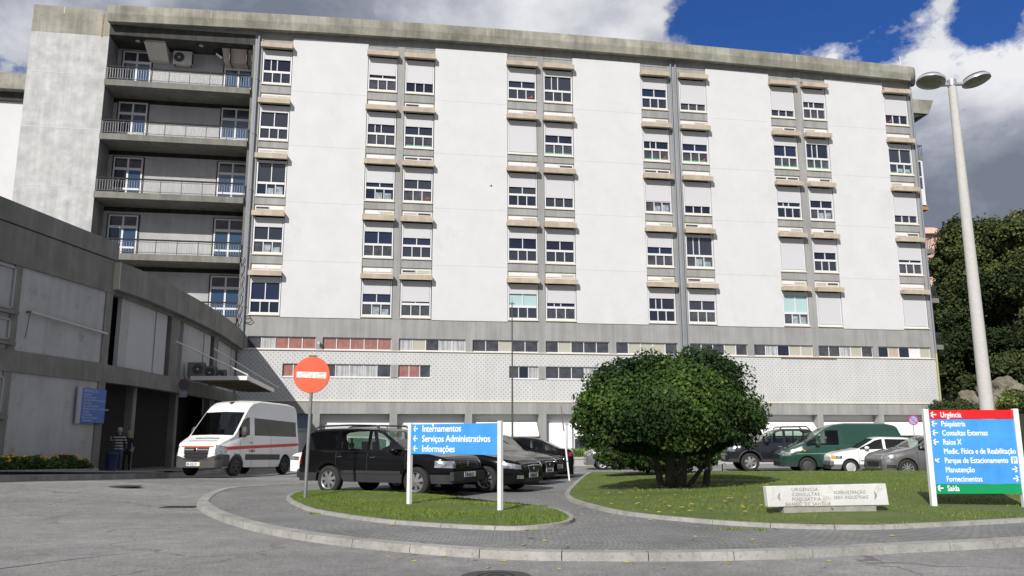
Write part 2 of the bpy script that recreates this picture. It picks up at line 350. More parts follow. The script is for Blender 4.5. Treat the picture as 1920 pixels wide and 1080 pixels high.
# upper windows
VIS = {'A': [45, 51, 60, 48, 56], 'B1': [28, 39, 31, 46, 39], 'B2': [17, 38, 40, 36, 26], 'C1': [34, 0, 35, 42, 45], 'C2': [48, 36, 17, 39, 29], 'D1': [36, 35, 19.5, 34, 42],
       'D2': [12, 34, 13, 55, 39], 'E1': [11, 41, 28, 0, 53], 'E2': [31, 47, 34, 34, 0], 'F': [16, 46, 12.6, 25, 0]}
rr = random.Random(3)
for cn, (a, b) in COLS.items():
    for r in range(5):
        c = CZ[r]+(.12 if r == 0 else 0)
        zb = c-2.52; vis = VIS[cn][r]/px_per_m((a+b)/2, c-1.5); vis = min(vis, 2.36)
        fr = MB(); y = .02
        L, R_ = a+.02, b-.02
        fr.box(L, L+.08, y-.05, y+.12, zb, c, ALU_W); fr.box(R_-.08, R_, y-.05, y+.12, zb, c, ALU_W)
        fr.box(L+.10, R_-.10, y-.03, y+.10, zb, zb+.13, ALU_W); fr.box(L+.10, R_-.10, y-.03, y+.10, c-.12, c, ALU_W)
        fr.box(L+.10, R_-.10, y-.03, y+.10, c-1.68, c-1.53, ALU_W)
        w = (R_-L-.2)
        for k in (1, 2): fr.box(L+.1+w*k/3-.028, L+.1+w*k/3+.028, y-.02, y+.08, zb+.13, c-1.68, ALU_W)
        fr.box((L+R_)/2-.028, (L+R_)/2+.028, y-.02, y+.08, c-1.53, c-.12, ALU_W)
        if rr.random() < .3: fr.box(L+.1+w*.25, L+.1+w*.25+.05, y, y+.07, c-1.53, c-.12, ALU_W)
        o = fr.obj('window', HB)
        up_m, lo_m = rr.choice([GL_UP, GL_UP, GL_UP2, GL_UP3]), rr.choice([GL_LOW, GL_LOW, GL_UP3, GL_UP])
        if (cn, r) in (('C1', 4), ('E1', 4)): up_m = GL_TEAL
        MB().box(L+.1, R_-.1, y+.05, y+.08, c-1.53, c-.12, up_m).obj('pane', o)
        MB().box(L+.1, R_-.1, y+.05, y+.08, zb+.13, c-1.68, lo_m).obj('pane', o)
        if (cn, r) in (('B2', 1), ('C2', 1), ('D1', 1), ('D2', 1), ('E1', 1), ('F', 1), ('E2', 1)):
            MB().box(L+.13, R_-.13, y+.035, y+.046, zb+.13, zb+.24, mat('green shelf behind glass', (.10, .33, .20), .5)).obj('blind', o)
        if (cn, r) in (('D1', 1), ('D2', 1), ('C1', 0), ('F', 0), ('B2', 2)):
            q = R_-.75 if cn != 'F' else L+.13
            MB().add([(q, y+.03, zb+.25), (q+.5, y+.03, zb+.28), (q+.48, y+.03, zb+.5), (q+.3, y+.03, zb+.33)], [(0,1,2,3)], mat('red cloth', (.36, .06, .045), .7)).obj('curtain', o)
        if (cn, r) in (('B1', 2), ('B1', 4), ('D1', 2), ('E2', 2), ('A', 2), ('A', 3), ('D2', 3), ('E1', 4), ('F', 1)):
            for q in (L+.1+w*.36, L+.1+w*.70): MB().box(q, q+w*.24, y+.035, y+.046, zb+.13, zb+.13+.35+.25*rr.random(), mat('pale drape behind glass', (.27, .32, .35), .35, vary=.6, vscale=4)).obj('curtain', o)
        zs = zb+.13+vis
        if zs < c-.14: MB().box(L+.10, R_-.10, y-.065, y-.035, zs, c-.02, SHUT).obj('shutter', o)
        MB().box(a, b, -.14, .1, zb-.09, zb, CREAM).obj('sill', o)
        cy = -.58
        k = MB(); k.hexa([(a-.10, cy, c), (b+.04, cy, c), (b+.04, -.045, c+.10), (a-.10, -.045, c+.10)], [(a-.10, cy, c+.34), (b+.04, cy, c+.34), (b+.04, -.045, c+.34), (a-.10, -.045, c+.34)], CANOPY)
        k.box(a+.05, a+.09, -.35, 0, c+.0, c+.09, CONC_G)
        k.obj('canopy', HB)
        # transom vents above canopy and spandrel between floors
        v = MB(); ze = c+.92
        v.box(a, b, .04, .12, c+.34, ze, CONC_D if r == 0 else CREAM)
        for q0, q1 in ((a+.08, (a+b)/2-.03), ((a+b)/2+.03, b-.08)):
            v.box(q0, q1, .0, .04, c+.56, c+.80, ALU_W); v.box(q0+.035, q1-.035, -.008, .0, c+.61, c+.75, rr.choice([GL_LOW, BLIND, ALU_W, ALU_W]))
        v.obj('transom_window', HB)
        s = MB(); s.box(a-.0, b+.0, -.05, .5, ze, (CZ[r-1]-2.61+(.12 if r == 1 else 0)) if r else 29.6, CONC_G); s.obj('spandrel', HB)
# downpipes
p = MB(); p.tube([(12.30, -.16, 2.9), (12.30, -.16, 29.9)], .07, PIPE); p.tube([(12.68, -.16, 2.9), (12.68, -.16, 29.9)], .07, PIPE); p.obj('downpipe', HB)
p = MB(); p.tube([(-17.98, -.17, 8.0), (-17.98, -.17, 29.6)], .08, PIPE)
for z in (10, 14, 18, 22, 26): p.tube([(-17.98, -.17, z), (-17.98, -.17, z+.12)], .11, PIPE)
p.obj('downpipe', HB)
p = MB(); p.tube([(32.5, -.17, 7.6), (32.5, -.17, 29.4)], .07, PIPE); p.tube([(32.5, -.17, 3.0), (32.5, -.17, 7.6)], .07, mat('yellow green pipe', (.33, .34, .16), .6)); p.obj('downpipe', HB)
p = MB()
pts = [(-18.12, -.2, 13.3-i*.25) for i in range(22)]; pts = [(x+.07*sin(i*2.3), y, z) for i, (x, y, z) in enumerate(pts)]
p.tube(pts, .025, BLACKM, n=5); p.tube([(x-.18, y, z) for x, y, z in pts], .02, RAILG, n=5)
p.tube([(-17.9, -.2, 9.3), (-17.6, -.25, 9.35), (-17.4, -.22, 9.1), (-17.6, -.2, 8.9), (-17.95, -.2, 9.0)], .03, BLACKM, n=5)
p.obj('cable', HB)
p = MB(); p.tube([(-13.05, -.1, 7.75), (-13.05, -.3, 7.72)], .05, RAILG); p.tube([(-13.05, -.3, 7.72), (-13.05, -.3, 7.55)], .10, AC_M); p.obj('wall_lamp', HB)
# roof slab with parapet; top edge cambered a little
prof = [(.9, 29.38), (-.05, 29.38), (-.66, 29.30), (-.80, 29.82), (-.80, 30.42), (-.60, 30.46), (.9, 30.46)]
def roof_sweep(s0, s1, name, m, par, zoff=0., prof=prof, cam_=True, endround=0.):
    b = MB(); vs = []; fs = []; n = len(prof); ss = [s0+(s1-s0)*i/40 for i in range(41)]
    for i, s in enumerate(ss):
        for (y, z) in prof: vs.append((s, y, z+zoff+(camber(s) if cam_ else 0)*(1.75 if z > 29 else 1.0)))
    for i in range(40):
        for k in range(n): fs.append((i*n+k, i*n+(k+1) % n, (i+1)*n+(k+1) % n, (i+1)*n+k))
    fs.append(tuple(range(n-1, -1, -1))); fs.append(tuple(range(40*n, 41*n)))
    b.add(vs, fs, m)
    if endround:
        last = vs[-n:]; pr = last; 
        for j in range(1, 6):
            a = j/5*pi/2; cur = [(x+endround*sin(a), .9+(y-.9)*(1-.45*(1-cos(a))), z-.12*(1-cos(a))*(1 if z > 29 else 0)) for x, y, z in last]
            b.add(pr+cur, [(k, (k+1) % n, n+(k+1) % n, n+k) for k in range(n)], m, True); pr = cur
        b.add(pr, [tuple(range(n))], m)
    return b.obj(name, par)
roof_sweep(-27.87, 32.25, 'roof_parapet', CONC, HB, endround=.75)
for s in (-21.2, -14.8, -1.9, 12.55, 22.4): MB().box(s, s+.04, -.812, -.79, 29.75+camber(s)*1.75, 30.3+camber(s)*1.75, mat('joint filler', (.40, .39, .35), .9)).obj('parapet_joint', HB)
b = MB(); b.box(-27.87, 32.6, .9, 14, 29.6, 30.2, CONC); b.box(-27.9, 32.6, 4.0, 14, 0, 29.6, CONC_G); b.box(32.45, 32.62, .5, 4.0, 0, 29.6, CONC_G); b.box(-18.25, -18.05, .5, 4.0, 3, 29.2, WHITE_P)
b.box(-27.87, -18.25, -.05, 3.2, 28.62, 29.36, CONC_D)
b.obj('roof_slab', HB)
b = MB(); b.tube([(32.2, .3, 30.2), (32.2, .3, 31.9)], .03, ALU_W); b.obj('lightning_rod', HB)
# tower at left
b = MB()
b.prism([(-32.80, 0), (-27.88, 0), (-27.88, 3.4), (-32.80, 7)], 0, 28.5, TOWER_W)
b.prism([(-32.80, -.012), (-27.88, -.012), (-27.88, 3.4), (-32.80, 7)], 28.5, 30.42, CONC)
b.box(-32.8, -27.88, -.012, 0, 21.72, 21.76, WHITE_P)
b.obj('stair_tower', HB)
MB().box(-27.86, 32.6, -.02, .0, 28.9, 29.9, CONC_G).obj('roof_beam', HB)
b = MB(); b.box(-28.38, -28.31, -.028, -.012, 28.4, 30.05, mat('rust stain', (.33, .16, .06), .9, vary=.5, vscale=3)); b.obj('rust_streak', HB)
for z_ in (17.7, 25.6): MB().box(-32.8, -27.88, -.010, .0, z_, z_+.03, SHUT).obj('wall_joint', HB)
MB().box(-30.9, -30.8, -.028, -.012, 29.9, 30.4, mat('joint filler', (.40, .39, .35), .9)).obj('parapet_joint', HB)
MB().box(19.9, 24.3, -.17, -.12, 7.12, 7.17, mat('rust stain', (.33, .16, .06), .9)).obj('rusty_bar', HB)
# far left wing
b = MB(); b.box(-60, -32.4, 3.4, 10, 0, 24.7, WHITE_P); b.box(-60, -32.4, 3.2, 10, 24.7, 25.35, CONC_D); b.box(-60, -32.4, 2.6, 10, 25.35, 26.5, CONC)  # dark band under the overhang is its shade, painted on
b.obj('side_wing', HB)
# loggia
SL = [25.28, 21.45, 17.42, 13.30, 9.25]

LW = mat('loggia wall render', (.76, .76, .77), .85, vary=.12, vscale=.8, streak=.1)
b = MB(); b.box(-27.86, -18.25, 2.0, 2.3, 3, 28.6, LW); b.box(-18.40, -18.25, -.04, 2.0, 3, 29.2, CONC_G); b.box(-27.95, -27.86, .05, 2.0, 3, 28.6, TOWER_W)
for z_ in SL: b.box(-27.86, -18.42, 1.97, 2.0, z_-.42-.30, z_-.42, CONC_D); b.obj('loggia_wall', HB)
for li, zt in enumerate(SL):
    b = MB(); b.box(-27.84, -18.41, -.28, 2.0, zt-.42, zt, CONC_S); o = b.obj('balcony_slab', HB)
    rl = MB()
    rl.box(-27.80, -18.42, -.27, -.17, zt+.91, zt+1.00, BLACKM); rl.box(-27.80, -18.42, -.24, -.20, zt+.80, zt+.83, RAILM); rl.box(-27.80, -18.42, -.24, -.20, zt+.10, zt+.13, RAILM)
    for k in range(8): x = -27.75+k*9.28/7; rl.box(x, x+.04, -.25, -.19, zt, zt+.93, RAILM)
    for k in range(57): x = -27.7+k*.1635; rl.box(x, x+.014, -.227, -.213, zt+.13, zt+.80, RAILG)
    rl.obj('railing', o)
    top = zt+3.15
    for (a, bb) in ((-27.48, -25.58), (-20.60, -18.60)):
        if li == 4 and a < -25: pass
        d = MB(); 
        for x0, x1 in ((a, a+.09), (bb-.09, bb), ((a+bb)/2-.06, (a+bb)/2+.06)): d.box(x0, x1, 1.90, 2.0, zt, top, ALU_W)
        for z0, z1 in ((zt, zt+.15), (zt+.82, zt+.95), (top-.10, top), (zt+2.22, zt+2.40)): d.box(a+.09, bb-.09, 1.91, 2.0, z0, z1, ALU_W)
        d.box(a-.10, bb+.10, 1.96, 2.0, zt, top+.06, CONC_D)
        od = d.obj('balcony_door', HB)
        m_ = (a+bb)/2
        for x0, x1 in ((a+.09, m_-.06), (m_+.06, bb-.09)):
            gm = GL_BLUE if not (li in (1, 2) and x0 < a+.5 and a < -25) else GL_UP
            MB().box(x0, x1, 1.94, 1.955, zt+.15, zt+2.22, gm).obj('pane', od)
            MB().box(x0, x1, 1.94, 1.955, zt+2.40, top-.10, GL_LOW).obj('pane', od)
# ground floor
for (r0, r1) in zip([(-18.25, -17.66)]+[(RIB[i][1], RIB[i+1][0]) for i in range(9)]+[(32.17, 32.62)], range(11)):
    MB().box(r0[0], r0[1], -.035, .8, 0, 3.0, CONC_G).obj('ground_floor_pillar', HB)
b = MB(); b.box(-18.25, 32.6, .72, .9, 0, 3.0, mat('white ground floor wall', (.70, .70, .70), .8, vary=.06)); b.obj('ground_floor_wall', HB)
for i, (a, bb) in enumerate(RIB):
    if i == 0:
        w_ = MB(); w_.box(a+.3, a+4.2, .58, .70, 1.95, 2.05, ALU_W)
        for k in range(4): w_.box(a+.3+k*1.27, a+.38+k*1.27, .58, .70, 2.05, 2.95, ALU_W)
        o = w_.obj('window', HB); MB().box(a+.3, a+4.2, .64, .66, 2.05, 2.95, mat('sky blue glass', (.16, .25, .36), .1)).obj('pane', o); continue
    if i in (1, 2): 
        MB().box(a+.15, bb-.15, .55, .70, 0.4, 2.3, SHUT).obj('roller_door', HB); continue
    x0 = a+.25 if i != 4 else a+2.05
    w_ = MB(); w_.box(x0, bb-.3, .58, .71, .55, .65, ALU_W); w_.box(x0, bb-.3, .58, .71, 1.32, 1.40, ALU_W); w_.box(x0, bb-.3, .58, .71, 1.9, 1.98, ALU_W)
    nn = 4 if i != 4 else 2
    for k in range(nn+1): xx = x0+(bb-.3-x0-.07)*k/nn; w_.box(xx, xx+.07, .585, .705, .65, 1.9, ALU_W)
    o = w_.obj('window', HB)
    MB().box(x0, bb-.3, .63, .65, .65, 1.9, GL_LOW if i != 3 else GL_UP).obj('pane', o)
    aw = MB(); m_ = mat('white awning fabric', (.78, .78, .74), .8)
    aw.hexa([(x0-.1, -.25, 1.62), (bb-.05, -.25, 1.62), (bb-.05, .60, 2.42), (x0-.1, .60, 2.42)], [(x0-.1, -.27, 1.65), (bb-.05, -.27, 1.65), (bb-.05, .60, 2.47), (x0-.1, .60, 2.47)], m_)
    aw.box(x0-.1, bb-.05, -.275, -.245, 1.50, 1.64, m_)
    aw.obj('awning', HB)
    if i == 4: MB().box(a+.15, a+1.9, .45, .71, 0.2, 2.42, mat('white shutter box', (.8, .8, .8), .6)).obj('roller_door', HB)
# east end: balconies and rear parapet beyond the corner
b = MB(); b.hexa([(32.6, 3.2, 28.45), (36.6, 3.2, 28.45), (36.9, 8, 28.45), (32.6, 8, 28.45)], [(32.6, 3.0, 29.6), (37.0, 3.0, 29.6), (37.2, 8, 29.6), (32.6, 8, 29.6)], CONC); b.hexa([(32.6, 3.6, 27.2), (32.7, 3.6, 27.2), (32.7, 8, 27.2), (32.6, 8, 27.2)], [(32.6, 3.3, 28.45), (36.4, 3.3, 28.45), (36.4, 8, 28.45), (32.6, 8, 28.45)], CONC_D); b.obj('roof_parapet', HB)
for z in (8.75, 12.6, 16.75, 20.75, 24.85):
    b = MB(); xe = 36.25 if z < 20 else 36.1; b.box(32.62, xe, 3.8, 6.5, z-.38, z, CONC_S); o = b.obj('balcony_slab', HB)
    r = MB(); r.box(32.62, xe, 3.84, 3.90, z+.93, z+.99, RAILM)
    for k in range(22): x = 32.7+k*.16; r.box(x, x+.03, 3.85, 3.88, z, z+.93, RAILM)
    r.box(xe-.05, xe, 3.84, 6.5, z+.93, z+.99, RAILM); r.obj('railing', o)
b = MB(); b.box(32.62, 35.9, 3.7, 6.4, 20.5, 21.9, ALU_W)
b.box(35.75, 35.9, 3.7, 3.85, 21.9, 24.4, ALU_W); b.box(34.3, 34.4, 3.7, 3.8, 21.9, 24.4, ALU_W); b.box(32.62, 35.75, 3.7, 3.8, 22.9, 23.0, ALU_W); b.box(32.62, 35.75, 3.7, 3.8, 24.3, 24.4, ALU_W); b.box(32.62, 35.75, 3.75, 3.77, 21.9, 24.3, GL_LOW)
b.box(32.62, 36.1, 3.75, 6.4, 20.1, 20.37, mat('brick edge', (.38, .16, .08), .9)); b.obj('glazed_balcony', HB)
# things in the top loggia
def ac_unit(loc, w, h, d, label, rz, group=None, m=AC_M, fx=.3):
    t = thing('air_conditioner', label, 'air conditioner', loc, rz, group)
    b = MB(); b.box(-w/2, w/2, -d/2, d/2, 0, h, m); b.obj('casing', t, bevel=.02)
    f = MB(); r = h*.38; cx = -w/2+w*fx
    f.lathe([(r, -d/2-.012), (r*.9, -d/2-.02), (0.01, -d/2-.02)], BLACKM, 20, 'y', (cx, 0, h/2)); 
    for k in range(5): f.lathe([(r*(.2+.18*k), -d/2-.03), (r*(.2+.18*k)+.008, -d/2-.03)], RAILG, 20, 'y', (cx, 0, h/2))
    f.lathe([(r*.2, -d/2-.034), (.005, -d/2-.034)], AC_M, 12, 'y', (cx, 0, h/2))
    f.obj('fan_grille', t)
    l = MB()
    for k in range(6): l.box(w/2, w/2+.008, -d*.4+k*d*.13, -d*.4+k*d*.13+.03, h*.1, h*.9, BLACKM)
    l.box(-w/2+.05, -w/2+.12, -d/2, d/2, -.06, 0, RAILM); l.box(w/2-.12, w/2-.05, -d/2, d/2, -.06, 0, RAILM)
    l.obj('bracket', t); return t
_s, _z = facade_at(343, 122, 1.65)
ac_unit(fpt(_s, 1.65, _z), 1.25, .95, .5, 'beige air conditioner hung on the top loggia wall between two metal ducts', AZ, fx=.32)
t = thing('ventilation_duct', 'silver ventilation duct with angled box hanging under the roof at the top left loggia', 'duct', fpt(facade_at(303, 100, 1.0)[0], 1.0, facade_at(303, 100, 1.0)[1]), AZ)
b = MB(); b.hexa([(-.95, .6, -.25), (.35, .6, -.25), (.35, 1.9, -.45), (-.95, 1.9, -.45)], [(-1.15, -.5, .75), (.3, -.5, .75), (.35, 1.9, .35), (-.95, 1.9, .35)], mat('galvanised duct', (.60, .58, .54), .5, .2)); b.obj('duct_box', t)
b = MB(); b.box(-1.0, .32, -.62, -.45, .62, 1.05, STEEL); b.tube([(-.9, -.4, .95), (-1.4, -.5, 1.15), (-1.9, -.5, 1.45)], [.22, .24, .2], STEEL, 12); b.tube([(-.1, -.70, .95), (-.1, -.55, .95)], .25, BLACKM, 14); b.obj('duct_elbow', t)
t = thing('ventilation_unit', 'large beige boxed ventilation unit strapped under the roof, right end of top loggia', 'ventilation unit', fpt(facade_at(447, 110, 1.0)[0], 1.0, facade_at(447, 110, 1.0)[1]+.1), AZ)
b = MB(); b.hexa([(-1.0, .2, -.35), (1.3, .2, -.35), (1.3, 1.5, -.45), (-1.0, 1.5, -.45)], [(-1.15, -.4, .9), (1.35, -.4, .9), (1.35, 1.5, .9), (-1.15, 1.5, .9)], mat('unit casing', (.50, .44, .38), .6, vary=.1)); b.obj('casing', t)
b = MB(); b.tube([(-1.1, .2, .5), (-1.6, .2, .6), (-1.9, .3, .9)], .22, BLACKM, 12); b.tube([(-1.5, .1, .2), (-1.1, .1, -.1)], .12, STEEL, 10); b.obj('hose', t)
b = MB()
for x in (-.55, .6, .95): b.box(x, x+.04, -.42, 1.5, -.48, .95, RAILM)
b.obj('strap', t)
for x in (-26.2, -22.0):
    p = fpt(x, .6, 28.60); t = MB().lathe([(.16, 0), (.16, -.05), (.01, -.08)], AC_M, 12, c=p).obj('ceiling_lamp'); tagset(t, 'small round ceiling lamp under the roof %s' % ('beside the silver duct' if x < -25 else 'between the air conditioner and the boxed unit'), 'lamp', 'round lamps under the loggia roof')
# ================================================================== entrance building (shaded, left)
EB = thing('entrance_building', 'low grey concrete entrance building in shade with curved wing and recessed doorway', 'building', (-16, 32, 0))
def wobj(b, name, par): # mesh given in world coordinates, parented to an empty
    o = b.obj(name, par); o.matrix_parent_inverse = par.matrix_basis.inverted(); return o
EW = mat('grey rendered wall', (.40, .40, .405), .88, vary=.12, vscale=.8, streak=.12, bump=.2, bscale=12, world=True,
   extra=lambda t, P, c: mixc(t, ramp(t, (lambda n: (t.links.new(P, n.inputs[0]), n.outputs[0])[1])(N(t, 'ShaderNodeTexNoise', i_Scale=1.7, i_Detail=9.0, i_Roughness=.7)), [(.58, 0.0), (.70, .55)]), c, (.15, .15, .15)))
EC = mat('stained dark concrete', (.205, .203, .19), .92, vary=.24, vscale=.9, streak=.20, bump=.3, world=True)
EP = mat('pale wall cladding', (.43, .43, .44), .85, vary=.06, vscale=.6, world=True)
W0, W1 = Vector((-17.55, 14.0, 0)), Vector((-15.66, 31.3, 0))
wd = (W1-W0).normalized(); wn = Vector((wd.y, -wd.x, 0))      # wn points towards the road
def wp(t, o, z): p = W0+wd*t+wn*o; return (p.x, p.y, z)
WL = (W1-W0).length
def wbox(b, t0, t1, o0, o1, z0, z1, m): b.hexa([wp(t0, o0, z0), wp(t0, o1, z0), wp(t1, o1, z0), wp(t1, o0, z0)][::-1], [wp(t0, o0, z1), wp(t0, o1, z1), wp(t1, o1, z1), wp(t1, o0, z1)][::-1], m)
def wt(px, py=820):      # distance along the wall of a sighting
    v = sight(px, py); a = v.x/v.y       # x = a*y
    return (a*W0.y-W0.x)/(wd.x-a*wd.y)
b = MB(); wbox(b, 0, WL-.0, -.3, -.02, 0, 8.2, EW); wbox(b, 0, WL, -12, -.3, 0, 8.1, EC)
wobj(b, 'wall', EB)
b = MB()
wbox(b, 0, WL+.02, -.3, .10, 8.32, 9.02, EC)       # crown
wbox(b, 0, WL+.02, -.3, .06, 7.02, 8.28, EC)      # upper band
wbox(b, 0, WL+.02, -.3, .05, 3.55, 4.25, EC)      # floor band
wbox(b, WL-.42, WL, -.3, .03, -.3, 3.55, EC); wbox(b, WL-.42, WL, -.3, .03, 4.25, 7.02, EC)
tl = wt(36, 560)
wbox(b, tl-.35, tl, -.3, .03, -.3, 3.55, EC); wbox(b, tl-.35, tl, -.3, .03, 4.25, 7.02, EC)
wobj(b, 'concrete_bands', EB)
ft = wt(28, 520)
for (z0, z1, sub) in ((5.55, 6.95, 0), (4.55, 5.25, 0), (2.2, 3.4, 0), (1.0, 1.95, 0)):
    b = MB(); 
    for q in (ft-3.2, ft-1.65, ft-.08): wbox(b, q, q+.08, -.02, .04, z0, z1, mat('dull aluminium', (.28, .28, .29), .5))
    wbox(b, ft-3.2, ft, -.02, .04, z0, z0+.07, MATS['dull aluminium']); wbox(b, ft-3.2, ft, -.02, .04, z1-.07, z1, MATS['dull aluminium'])
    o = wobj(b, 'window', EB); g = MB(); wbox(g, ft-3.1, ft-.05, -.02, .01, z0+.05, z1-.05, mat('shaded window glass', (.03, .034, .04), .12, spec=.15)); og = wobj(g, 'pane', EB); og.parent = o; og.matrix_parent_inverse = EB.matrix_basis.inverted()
    s = MB(); wbox(s, ft-3.4, ft+.15, 0, .18, z0-.16, z0-.05, EC); wobj(s, 'sill', EB)
def zat(px, py, t_): # height of a sighting on the wall
    P = W0+wd*t_; return at_depth(px, py, P.y).z
ta, tb = wt(50, 585), wt(194, 626)
t = thing('wall_strip_light', 'long thin pale strip fixed across the shaded grey wall', 'strip light', wp(ta, .1, 0))
b = MB(); P0 = Vector(wp(ta, .14, zat(50, 585, ta))); P1 = Vector(wp(tb, .14, zat(194, 626, tb)))
b.tube([P0, P1], .05, mat('dull white plastic', (.42, .42, .42), .6), 8); wobj(b, 'tube', t)
b = MB(); b.tube([P0, P0-wn*.14], .03, RAILM); b.tube([P0+Vector((0,0,.02)), P0-Vector((0,0,.9))-wn*.1], .012, RAILM); wobj(b, 'bracket', t)
# curved wing
plan = smooth_poly([(-15.40, 31.25), (-15.28, 33.1), (-15.42, 36.25), (-15.76, 40.65), (-16.25, 44.9), (-17.05, 50.0), (-17.62, 52.9)], 6, closed=False)
def offp(d):
    out = []
    for i, p in enumerate(plan):
        q = plan[min(i+1, len(plan)-1)]-plan[max(i-1, 0)]; q.normalize(); out.append(p+Vector((-q.y, q.x))*d)   # left of travel = away from road
    return out
def curved(b, d0, d1, z0, z1, m, i0=0, i1=None):
    A, B = offp(d0), offp(d1); i1 = len(plan)-1 if i1 is None else i1
    for i in range(i0, i1): b.hexa([(A[i+1].x, A[i+1].y, z0), (A[i].x, A[i].y, z0), (B[i].x, B[i].y, z0), (B[i+1].x, B[i+1].y, z0)][::-1], [(A[i+1].x, A[i+1].y, z1), (A[i].x, A[i].y, z1), (B[i].x, B[i].y, z1), (B[i+1].x, B[i+1].y, z1)][::-1], m)
def curve_at(px, d, py=820):
    A = offp(d); v = sight(px, py); a = v.x/v.y
    for i in range(len(A)-1):
        f0 = A[i].x-a*A[i].y; f1 = A[i+1].x-a*A[i+1].y
        if f0*f1 <= 0 and f0 != f1: t_ = f0/(f0-f1); return A[i].lerp(A[i+1], t_)
    return A[0] if abs(A[0].x-a*A[0].y) < abs(A[-1].x-a*A[-1].y) else A[-1]
b = MB(); curved(b, 0, .35, 7.14, 8.25, EC); wobj(b, 'curved_parapet', EB)
b = MB(); p0 = plan[0]; b.box(p0.x-.33, p0.x+.02, p0.y-.09, p0.y-.02, 7.16, 8.24, mat('sunlit cream concrete edge', (.42, .41, .34), .9)); wobj(b, 'parapet_edge', EB)  # end face carries a sunlit tone in its colour
b = MB(); curved(b, .22, .6, 3.55, 4.22, EC); wobj(b, 'floor_beam', EB)
b = MB(); curved(b, .35, .42, 7.0, 7.14, EC); wobj(b, 'parapet_soffit', EB)
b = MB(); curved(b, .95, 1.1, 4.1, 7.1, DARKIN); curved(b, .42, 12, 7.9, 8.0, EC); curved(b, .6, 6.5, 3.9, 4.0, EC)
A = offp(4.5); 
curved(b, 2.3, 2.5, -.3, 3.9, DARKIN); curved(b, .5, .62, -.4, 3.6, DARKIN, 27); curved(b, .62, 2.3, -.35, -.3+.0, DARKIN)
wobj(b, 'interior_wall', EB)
for (xa, xb, m) in ((222, 311, EP), (342, 395, EP), (409, 446, EP)):
    pa, pb = curve_at(xa, .45, 640), curve_at(xb, .45, 640); dv = (pb-pa).normalized(); nv = Vector((dv.y, -dv.x))
    b = MB(); L_ = (pb-pa).length
    def bx(u0, u1, n0, n1, z0, z1, mm):
        c = [pa+dv*u0+nv*n0, pa+dv*u1+nv*n0, pa+dv*u1+nv*n1, pa+dv*u0+nv*n1]
        b.hexa([(q.x, q.y, z0) for q in c], [(q.x, q.y, z1) for q in c], mm)
    bx(0, L_, -.15, 0, 4.22, 7.05, m); bx(0, L_*.16, 0, .02, 4.22, 7.05, EW)
    bx(L_*.72, L_*.735, .02, .05, 4.22, 7.05, EP)
    wobj(b, 'wall_panel', EB)
for xa, xb in ((320, 336), (402, 408)):
    pa, pb = curve_at(xa, .35, 640), curve_at(xb, .35, 640); b = MB(); b.hexa([(pa.x, pa.y, 4.22), (pb.x, pb.y, 4.22), (pb.x-.3, pb.y, 4.22), (pa.x-.3, pa.y, 4.22)], [(pa.x, pa.y, 7.1), (pb.x, pb.y, 7.1), (pb.x-.3, pb.y, 7.1), (pa.x-.3, pa.y, 7.1)], EC); wobj(b, 'pier', EB)
for px in (240, 321, 385):
    q = curve_at(px, .9); b = MB(); b.box(q.x-.16, q.x+.16, q.y-.16, q.y+.16, -.3, 3.9, EC); wobj(b, 'porch_column', EB)
# entrance canopy
t = thing('entrance_canopy', 'thin white edged canopy slab projecting over the drive with three air conditioners on it', 'canopy', (-14, 44, 4.2))
PC = [(-12.75, 39.0), (-14.55, 49.6), (-16.6, 49.8), (-15.75, 39.0)]
wm = mat('white metal fascia', (.66, .66, .64), .5, vary=.06)
b = MB(); b.prism([(x, y) for x, y in PC], 4.22, 4.32, mat('canopy deck', (.3, .29, .27), .8)); wobj(b, 'deck', t)
b = MB()
b.hexa([(-15.4, 38.9, 4.16), (-12.68, 38.9, 4.16), (-12.68, 38.99, 4.16), (-15.4, 38.99, 4.16)], [(-15.4, 38.9, 4.36), (-12.68, 38.9, 4.36), (-12.68, 38.99, 4.36), (-15.4, 38.99, 4.36)], wm)
b.hexa([(-12.74, 39.0, 4.16), (-12.66, 39.0, 4.16), (-14.47, 49.6, 4.16), (-14.55, 49.6, 4.16)], [(-12.74, 39.0, 4.38), (-12.66, 39.0, 4.38), (-14.47, 49.6, 4.38), (-14.55, 49.6, 4.38)], wm)
wobj(b, 'fascia', t)
b = MB()
for k in range(9):
    y = 39.6+k*1.2; x1 = -12.80-(y-39)*.176; b = MB(); b.box(-15.5-(y-39)*.05, x1-.02, y, y+.08, 4.17, 4.215, mat('timber soffit batten', (.20, .14, .07), .8)); wobj(b, 'soffit_batten', t)
b = MB(); q = curve_at(330, .2, 640); z_ = at_depth(330, 640, q.y).z
b.tube([(q.x, q.y, z_), (-12.72, 39.1, 4.42)], .035, wm, 8); wobj(b, 'brace_rod', t); b = MB(); b.tube([(q.x-.4, q.y+6, z_+.3), (-14.3, 49.9, 4.45)], .035, wm, 8); wobj(b, 'brace_rod', t)
for k, (px, py) in enumerate(((358, 683), (382, 686), (402, 690))):
    q = curve_at(px-12, .35, py)
    ac_unit((q.x+.45, q.y+.4, 4.43), .82, .68, .34, ['first air conditioner on the entrance canopy, nearest the road', 'middle air conditioner of three on the entrance canopy', 'farthest air conditioner of three on the entrance canopy'][k], 0.12, 'air conditioners on the entrance canopy', m=mat('dark unit casing', (.16, .16, .15), .7), fx=.62)
